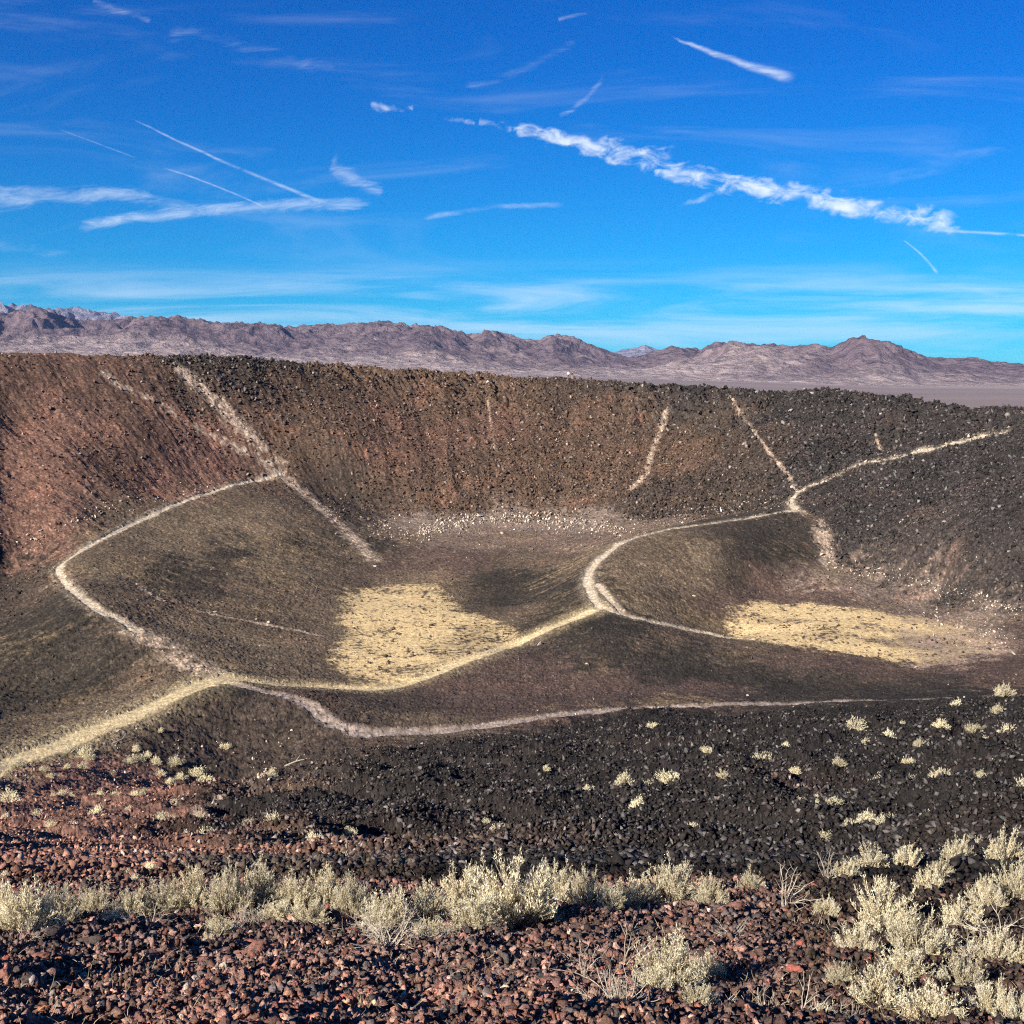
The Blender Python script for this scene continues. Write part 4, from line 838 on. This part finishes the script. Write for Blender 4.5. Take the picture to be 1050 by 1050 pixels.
CL = [  # cluster description, colour word, [(u, centre v, width)]
 ('just below the right end of the grey track', [(981,722,12),(1023,725,20),(1030,709,26),(997,740,27)]),
 ('in the upper row on the black slope at right', [(840,757,15),(863,757,12),(877,751,15),(911,758,14),(943,767,22),(965,748,12),(1035,750,17)]),
 ('in the second row on the black slope at right', [(783,776,18),(860,786,20),(965,787,12),(992,788,22),(1047,781,20),(934,800,12)]),
 ('in the third row on the black slope at right', [(741,807,20),(839,808,10),(900,808,18),(964,812,32),(1048,822,18)]),
 ('in the lowest row on the black slope at right', [(762,868,22),(800,848,18),(820,835,24),(836,837,10),(856,836,14),(871,846,14),(876,824,14),(887,842,18),(1004,842,22),(1024,837,24),(708,863,12)]),
 ('on the black slope above the centre shrubs', [(499,841,7),(510,860,15),(513,821,8),(532,799,8),(558,842,9),(601,817,12),(640,812,18),(654,835,18),(665,807,12),(687,807,16),(630,876,12),(725,780,8)]),
 ('on the dark ground above the left centre shrubs', [(255,860,9),(273,856,10),(279,862,12),(325,863,16),(353,880,10),(360,856,12),(383,867,13),(410,875,15)]),
 ('among the faint tufts in the upper black slope', [(668,748,8),(702,762,9),(748,752,7),(770,790,9),(806,768,8),(815,795,9),(888,765,9),(925,745,8),(930,785,9),(975,768,10),(1012,765,10),(1022,795,12),(1005,812,12)]),
 ('among the faint tufts in the lower black slope', [(560,790,7),(585,835,8),(610,855,9),(675,850,9),(690,828,9),(720,835,9),(752,835,10),(775,822,10),(845,865,12),(905,862,14),(915,838,12),(950,845,12),(960,868,14),(985,850,12)]),
 ('at the mouth of the dark gully', [(192,852,9),(205,841,27),(208,854,10),(221,874,10),(223,863,8),(192,868,14),(210,868,15)]),
 ('strewn on the stony ground above the red slope', [(134,780,11),(140,768,9),(145,779,11),(160,781,11),(152,774,8),(181,783,13),(186,797,9),(174,802,9),(165,794,9),(202,790,15),(165,751,6),(211,806,13),(230,764,8),(279,798,10)]),
 ('along the top of the red slope under the trail', [(8,790,7),(17,785,11),(45,792,7),(52,797,7),(69,788,7),(70,769,9),(85,787,11),(88,772,14),(92,778,9),(115,792,7)]),
 ('in the line across the upper red slope', [(55,811,8),(63,811,11),(74,815,8),(95,812,7),(103,817,7),(118,815,8),(139,815,7),(147,816,8)]),
 ('in the middle of the red slope', [(10,823,18),(5,838,9),(37,839,10),(53,853,9),(76,852,8),(99,840,13),(132,831,6),(140,848,8),(164,844,15),(177,838,10),(178,827,9)]),
 ('low on the red slope above the shrub band', [(5,898,11),(29,915,8),(101,894,7),(129,896,9),(137,902,11),(147,880,8),(155,891,15),(172,875,10),(90,905,9)])]
for desc, items in CL:
    items = sorted(items)
    wmax = max(i[2] for i in items)
    for k, (u, v, w_) in enumerate(items):
        sz = 'larger' if w_ == wmax else 'small'
        place_shrub(u, v + w_ * .30, w_, w_ * .62, f'{sz} cream shrub, {ORD[k]} from left {desc}', group='cream shrubs ' + desc, tiny=w_ < 20)
FG = [(25,962,88,62,'pale cream shrub at the left edge of the shrub band'),(4,950,50,50,'cream shrub cut by the left edge'),(62,945,52,42,'low shrub just right of the leftmost pale shrub'),(98,936,46,28,'low thin shrub in the gap near the left of the band'),(135,938,50,34,'yellowish low shrub left of the denser band'),
 (170,935,55,40,'rounded shrub where the left band thickens'),(202,933,52,46,'tall cream shrub with upright tips left of the gully'),(236,938,56,52,'dense cream shrub straight below the gully shrubs'),(268,932,50,50,'tall pale shrub in the left centre of the band'),(303,934,54,42,'rounded pale shrub right of the tall one in the left band'),(335,932,52,44,'cream shrub before the gap left of centre'),
 (362,938,50,44,'small dense shrub left of the tangled bare one'),(398,948,72,52,'broad shrub with bare lower twigs left of the big central one'),(440,942,54,46,'cream shrub touching the left side of the big central one'),(478,930,60,50,'tall leaning shrub behind the left side of the big central one'),
 (530,952,112,84,'biggest dome shaped cream shrub at the centre of the band'),(488,962,60,46,'lower grey green skirt shrub in front of the big central one'),(572,930,60,48,'yellowish shrub behind the right side of the big central one'),(603,935,52,42,'round shrub with a dark hollow right of the big central one'),(560,948,44,34,'low shrub tucked between the big one and the hollow one'),
 (652,925,52,34,'sparse shrub left of the tall domed shrub at right centre'),(692,922,70,50,'domed cream shrub against the black slope at right centre'),(728,928,42,34,'small shrub attached to the domed shrub at right centre'),
 (690,1012,84,64,'upright cream shrub near the bottom, right of centre'),(727,1000,46,34,'thin shrub at the right side of the upright one near the bottom'),(672,1025,40,30,'thin low shrub in front of the upright one near the bottom'),
 (893,893,52,34,'feathery shrub behind the large right hand shrubs, left one of a pair'),(930,892,40,32,'feathery shrub, right one of the pair at the black slope edge'),(983,886,38,32,'small golden shrub between the feathery pair and the right edge'),(1030,890,52,48,'golden shrub at the right edge beside the black slope'),(1042,925,60,50,'shrub at the right edge below the golden one'),(1010,932,48,36,'thin shrub left of the right edge, mid height of the group'),
 (905,950,78,62,'tall yellow tipped shrub at the upper left of the large right group'),(940,985,96,64,'large yellow tipped shrub in the middle of the right group'),(880,985,60,50,'shrub on the left flank of the large right group'),(990,1012,70,56,'yellow green shrub in the lower right group'),(900,1030,84,56,'pale shrub low in the right group above the bottom edge'),(958,1045,90,56,'pale cream shrub at the bottom edge in the right group'),
 (1015,1040,70,50,'shrub near the bottom right corner'),(1046,1052,60,56,'shrub filling the bottom right corner'),(1040,985,46,36,'thin grey shrub at the right edge above the corner'),(862,1010,44,32,'low thin shrub left of the lower right group'),
 (215,968,22,14,'tiny yellow tuft on the cinders under the left band'),(458,968,26,16,'tiny yellow tuft below the big central shrub')]
FG += [(50,958,44,30,'small tuft in front of the leftmost pale shrub'),(118,950,40,24,'low straggly tuft in the thin part of the band'),(285,948,46,26,'low front tuft under the tall pale shrub at left'),(320,950,44,28,'front tuft under the rounded shrub of the left band'),(225,955,40,22,'low front tuft under the dense shrub below the gully'),(440,962,44,28,'small front shrub left of the grey green skirt'),
 (626,940,34,24,'thin tuft right of the hollow shrub'),(770,915,32,22,'sparse tuft on the crest right of the domed shrub'),(848,935,38,26,'thin shrub left of the tall yellow tipped one'),(868,905,34,24,'small shrub left of the feathery pair'),(955,915,40,30,'straggly shrub under the feathery pair'),(985,950,56,42,'grey cream shrub in the middle right group'),(1020,985,60,44,'pale shrub right of the big middle one'),
 (930,1010,70,46,'cream shrub in the centre of the lower right group'),(845,1040,46,34,'pale tuft at the bottom left of the right group'),(965,898,34,24,'small tuft between the feathery pair and the golden shrub'),(1000,870,34,26,'small shrub on the edge of the black slope at right'),(715,1035,50,32,'pale tuft at the bottom right of the upright shrub')]
for u, v, w_, h_, lb in FG: k_ = 1.06 if u > 830 else 1.2; place_shrub(u, v, w_ * k_, h_ * (k_ + .02), lb, group='cream shrubs of the foreground band')
# bare twiggy shrubs
def dead_data(seed, n, spread, up, sub_=5, curl=.5):
    r_ = np.random.default_rng(seed); g = Geo()
    for i in range(n):
        az = r_.random() * 6.283; d_ = unit(np.array([math.cos(az) * spread, math.sin(az) * spread, up * (.3 + r_.random())])); p_ = np.zeros(3) + r_.normal(size=3) * .02; pts_ = [p_]; cv = r_.normal(size=3) * curl * .35
        for k in range(8):
            d_ = unit(d_ + cv + r_.normal(size=3) * .16 + np.array([0, 0, -.03 if p_[2] > .3 else .02])); p_ = p_ + d_ * (.055 + .02 * r_.random()); p_[2] = max(p_[2], .01); pts_.append(p_)
        g.tube(pts_, np.linspace(.009, .0028, len(pts_)), 4)
        for q_ in range(sub_):
            j = r_.integers(2, 8); e_ = pts_[j]; dd = unit(d_ + r_.normal(size=3) * .8); ps = [e_]; c2 = r_.normal(size=3) * curl * .4
            for k in range(4): dd = unit(dd + c2 + r_.normal(size=3) * .2); e_ = e_ + dd * .04; e_[2] = max(e_[2], .01); ps.append(e_)
            g.tube(ps, np.linspace(.0042, .0016, len(ps)), 3)
    return g.mesh('dead_shrub', M_DEAD)
DEAD = [dead_data(1, 30, 1.0, .5), dead_data(2, 9, .5, 1.0, 4, .3), dead_data(3, 16, 1.0, .35, 5, .7), dead_data(4, 5, .35, 1.2, 3, .2), dead_data(5, 46, .9, .7, 6, .6)]
for u, v, w_, k, lb in [(632,1040,92,4,'tangled bare shrub of curling pale twigs at the bottom, right of centre'),(640,990,46,3,'forked bare twigs rising above the tangled bare shrub'),(600,1020,52,1,'thin bare twigs left of the tangled bare shrub'),(400,975,92,0,'flattened tangle of grey twigs under the broad shrub left of centre'),
  (370,960,70,2,'grey curling twigs under the middle of the left band'),(445,972,60,2,'arched bare branches in front of the big central shrub'),(785,1038,44,1,'upright bare forked twigs at the bottom between right shrubs'),(822,1035,46,3,'taller bare forked twigs at the bottom beside the right group'),(848,905,40,1,'bare twigs on the crest left of the feathery pair'),
  (1018,962,84,2,'sprawling bare grey branches near the right edge'),(750,965,46,2,'low bare twigs among cinders right of the upright shrub'),(25,975,44,2,'dark dead twigs under the leftmost pale shrub'),(150,955,60,2,'fine dead twigs under the left shrub band'),(255,950,60,0,'grey twigs under the dense shrub below the gully'),(735,1035,60,2,'fine bare twigs at the bottom right of the upright shrub'),(870,1045,56,0,'grey bare twigs at the bottom edge in the right group'),(960,965,50,2,'bare grey twigs inside the right group'),(1000,985,60,0,'bare grey bush in the dark gap of the right group'),(805,930,52,1,'thin upright twigs behind the cinders right of the domed shrub')]:
    h = hit(u, v)
    if not h: continue
    o = bpy.data.objects.new('dead_shrub', DEAD[k]); C.objects.link(o); s_ = w_ / 1136 * h[1] / [.95, .6, .9, .42, .9][k]
    o.location = (h[0], h[1], zg(*h)); o.scale = (s_,) * 3; o.rotation_euler = (0, 0, random.uniform(0, 6.28)); o['label'] = lb; o['category'] = 'dead shrub'; o['group'] = 'bare twiggy shrubs in the foreground'
# loose straws and stalks on the cinders
g = Geo(); r_ = np.random.default_rng(77)
for k in range(1500):
    ph = (r_.random() * 2 - 1) * .5; rr_ = 3.2 * (12 / 3.2) ** r_.random(); x_, y_ = rr_ * math.sin(ph), rr_ * math.cos(ph); z_ = float(height(np.array([x_]), np.array([y_]))[0])
    d_ = unit(np.array([r_.normal(), r_.normal(), abs(r_.normal()) * .7 + .15])); p_ = np.array([x_, y_, z_ + .005]); ps = [p_]; cv = r_.normal(size=3) * .25; L = (.025 + .07 * r_.random()) * (.6 + rr_ * .06)
    for q_ in range(3): d_ = unit(d_ + cv); p_ = p_ + d_ * L / 3; ps.append(p_)
    g.tube(ps, [.0016, .0014, .0012, .0008] if rr_ < 6 else [.0026, .0022, .002, .001])
o = bpy.data.objects.new('dry_grass', g.mesh('dry_grass', M_STRAW)); C.objects.link(o); o['kind'] = 'stuff'
# fallen sticks
for (u0, v0, u1, v1, lb) in [(115,765,136,759,'thin pale dead stick lying below the bright trail at left'),(292,790,315,781,'thin pale dead stick lying along the dark gully edge')]:
    a, b = hit(u0, v0), hit(u1, v1)
    if a and b:
        pa, pb = np.array([*a, zg(*a) + .12]), np.array([*b, zg(*b) + .2]); g = Geo(); pm = (pa + pb) / 2 + np.array([0, 0, .08])
        g.tube([pa, pa * .6 + pm * .4, pm, pb * .5 + pm * .5, pb], [.07, .065, .055, .045, .03], 6); L_ = pb - pa; g.tube([pm, pm + L_ * .18 + np.array([0, 0, .35])], [.035, .015], 5)
        o = bpy.data.objects.new('dead_stick', g.mesh('dead_stick', M_DEAD)); C.objects.link(o); o['label'] = lb; o['category'] = 'stick'; o['group'] = 'dead sticks'

# ------------------------------------------------------------------ the two people on the far rim
def flat(name, c, rough=.8): return mat(name, lambda b: bsdf(b, (*c, 1), rough))
SKIN, HAIR = flat('skin', (.45, .27, .19)), flat('dark_hair', (.03, .02, .015))
def skin_mesh(name, joints, edges, m, parent, root=0):
    me = bpy.data.meshes.new(name); me.from_pydata([j[:3] for j in joints], edges, []); o = bpy.data.objects.new(name, me); C.objects.link(o)
    md = o.modifiers.new('skin', 'SKIN'); me.skin_vertices.new(name='') if not me.skin_vertices else None
    for i, j in enumerate(joints): me.skin_vertices[0].data[i].radius = (j[3], j[3] * (j[4] if len(j) > 4 else 1)); me.skin_vertices[0].data[i].use_root = (i == root)
    o.modifiers.new('sub', 'SUBSURF').levels = 1; o.modifiers['sub'].render_levels = 2; me.materials.append(m)
    if parent: o.parent = parent
    return o
def person(u, vb, yaw, top, leg, label, hat=None, h=1.74, arm=0.0):
    dd, vv = rim_v(u); ys = np.arange(dd - 12, dd + 10, .25); xs = (u - 525) / 1136 * ys * 1.008
    zs = full_height(xs, ys, ground_at(xs, ys)[2]); k = int(np.argmax((zs - ZC) / ys)); x_, y_, zt = float(xs[k]), float(ys[k]), float(zs[k]) + .12
    s = h / 1.74
    J = [(0,0,.95,.135,.8),(0,0,1.15,.13,.75),(0,0,1.38,.155,.65),(0,0,1.48,.06),(0,.01,1.56,.062),(0,.015,1.66,.088),(0,.01,1.73,.05),
         (-.09,0,.88,.095),(-.11,.02,.50,.065),(-.12,0,.10,.043),(-.12,.13,.03,.035),(.09,0,.88,.095),(.12,.03,.50,.065),(.15,.0,.10,.043),(.16,.13,.03,.035),
         (-.19,0,1.40,.06),(-.25,.02 + arm*.1,1.14,.042),(-.22,.10 + arm*.3,.92 + arm*.35,.032),(-.21,.13 + arm*.36,.84 + arm*.42,.035),(.19,0,1.40,.06),(.26,.0,1.13,.042),(.25,.08,.88,.032),(.25,.11,.80,.035)]
    E = [(0,1),(1,2),(2,3),(3,4),(4,5),(5,6),(0,7),(7,8),(8,9),(9,10),(0,11),(11,12),(12,13),(13,14),(2,15),(15,16),(16,17),(17,18),(2,19),(19,20),(20,21),(21,22)]
    b = skin_mesh('person', J, E, SKIN, None)
    sh = skin_mesh('jacket', [(0,0,.92,.15,.85),(0,0,1.15,.148,.8),(0,0,1.39,.170,.68),(0,0,1.46,.085),(-.2,0,1.40,.075),(-.25,.02+arm*.1,1.14,.057),(-.22,.09+arm*.28,.95+arm*.33,.046),(.2,0,1.40,.075),(.26,0,1.13,.057),(.25,.07,.91,.046)], [(0,1),(1,2),(2,3),(2,4),(4,5),(5,6),(2,7),(7,8),(8,9)], top, b)
    tr = skin_mesh('trousers', [(0,0,.97,.148,.85),(-.09,0,.87,.112),(-.11,.02,.50,.082),(-.12,0,.10,.062),(.09,0,.87,.112),(.12,.03,.50,.082),(.15,0,.10,.062)], [(0,1),(1,2),(2,3),(0,4),(4,5),(5,6)], leg, b)
    hr = skin_mesh('hair', [(0,-.015,1.64,.085),(0,-.005,1.72,.083),(0,.01,1.755,.05)], [(0,1),(1,2)], hat or HAIR, b)
    put_rock('boulder', x_, y_ + .25, .62, M_DARK, 'flat dark boulder under the person ' + ('in white' if u < 584 else 'in black') + ' on the far rim', 'boulder', 'boulders the two people stand on', i=30, flat=.45, sink=0)
    b.location = (x_, y_, zt); b.rotation_euler = (0, 0, yaw); b.scale = (s, s, s)
    b['label'] = label; b['category'] = 'person'; b['group'] = 'people standing on the far rim'
    return b
person(582.0, 388, 2.9, flat('white_cloth', (.75, .73, .70)), flat('dark_trousers', (.035, .035, .045)), 'person in a white top and dark trousers, left of the pair on the rim', h=1.75, arm=.6)
person(585.9, 388, -2.6, flat('black_cloth', (.03, .028, .03)), flat('pale_trousers', (.42, .36, .30)), 'person in a dark top and pale trousers, right of the pair on the rim', h=1.70)
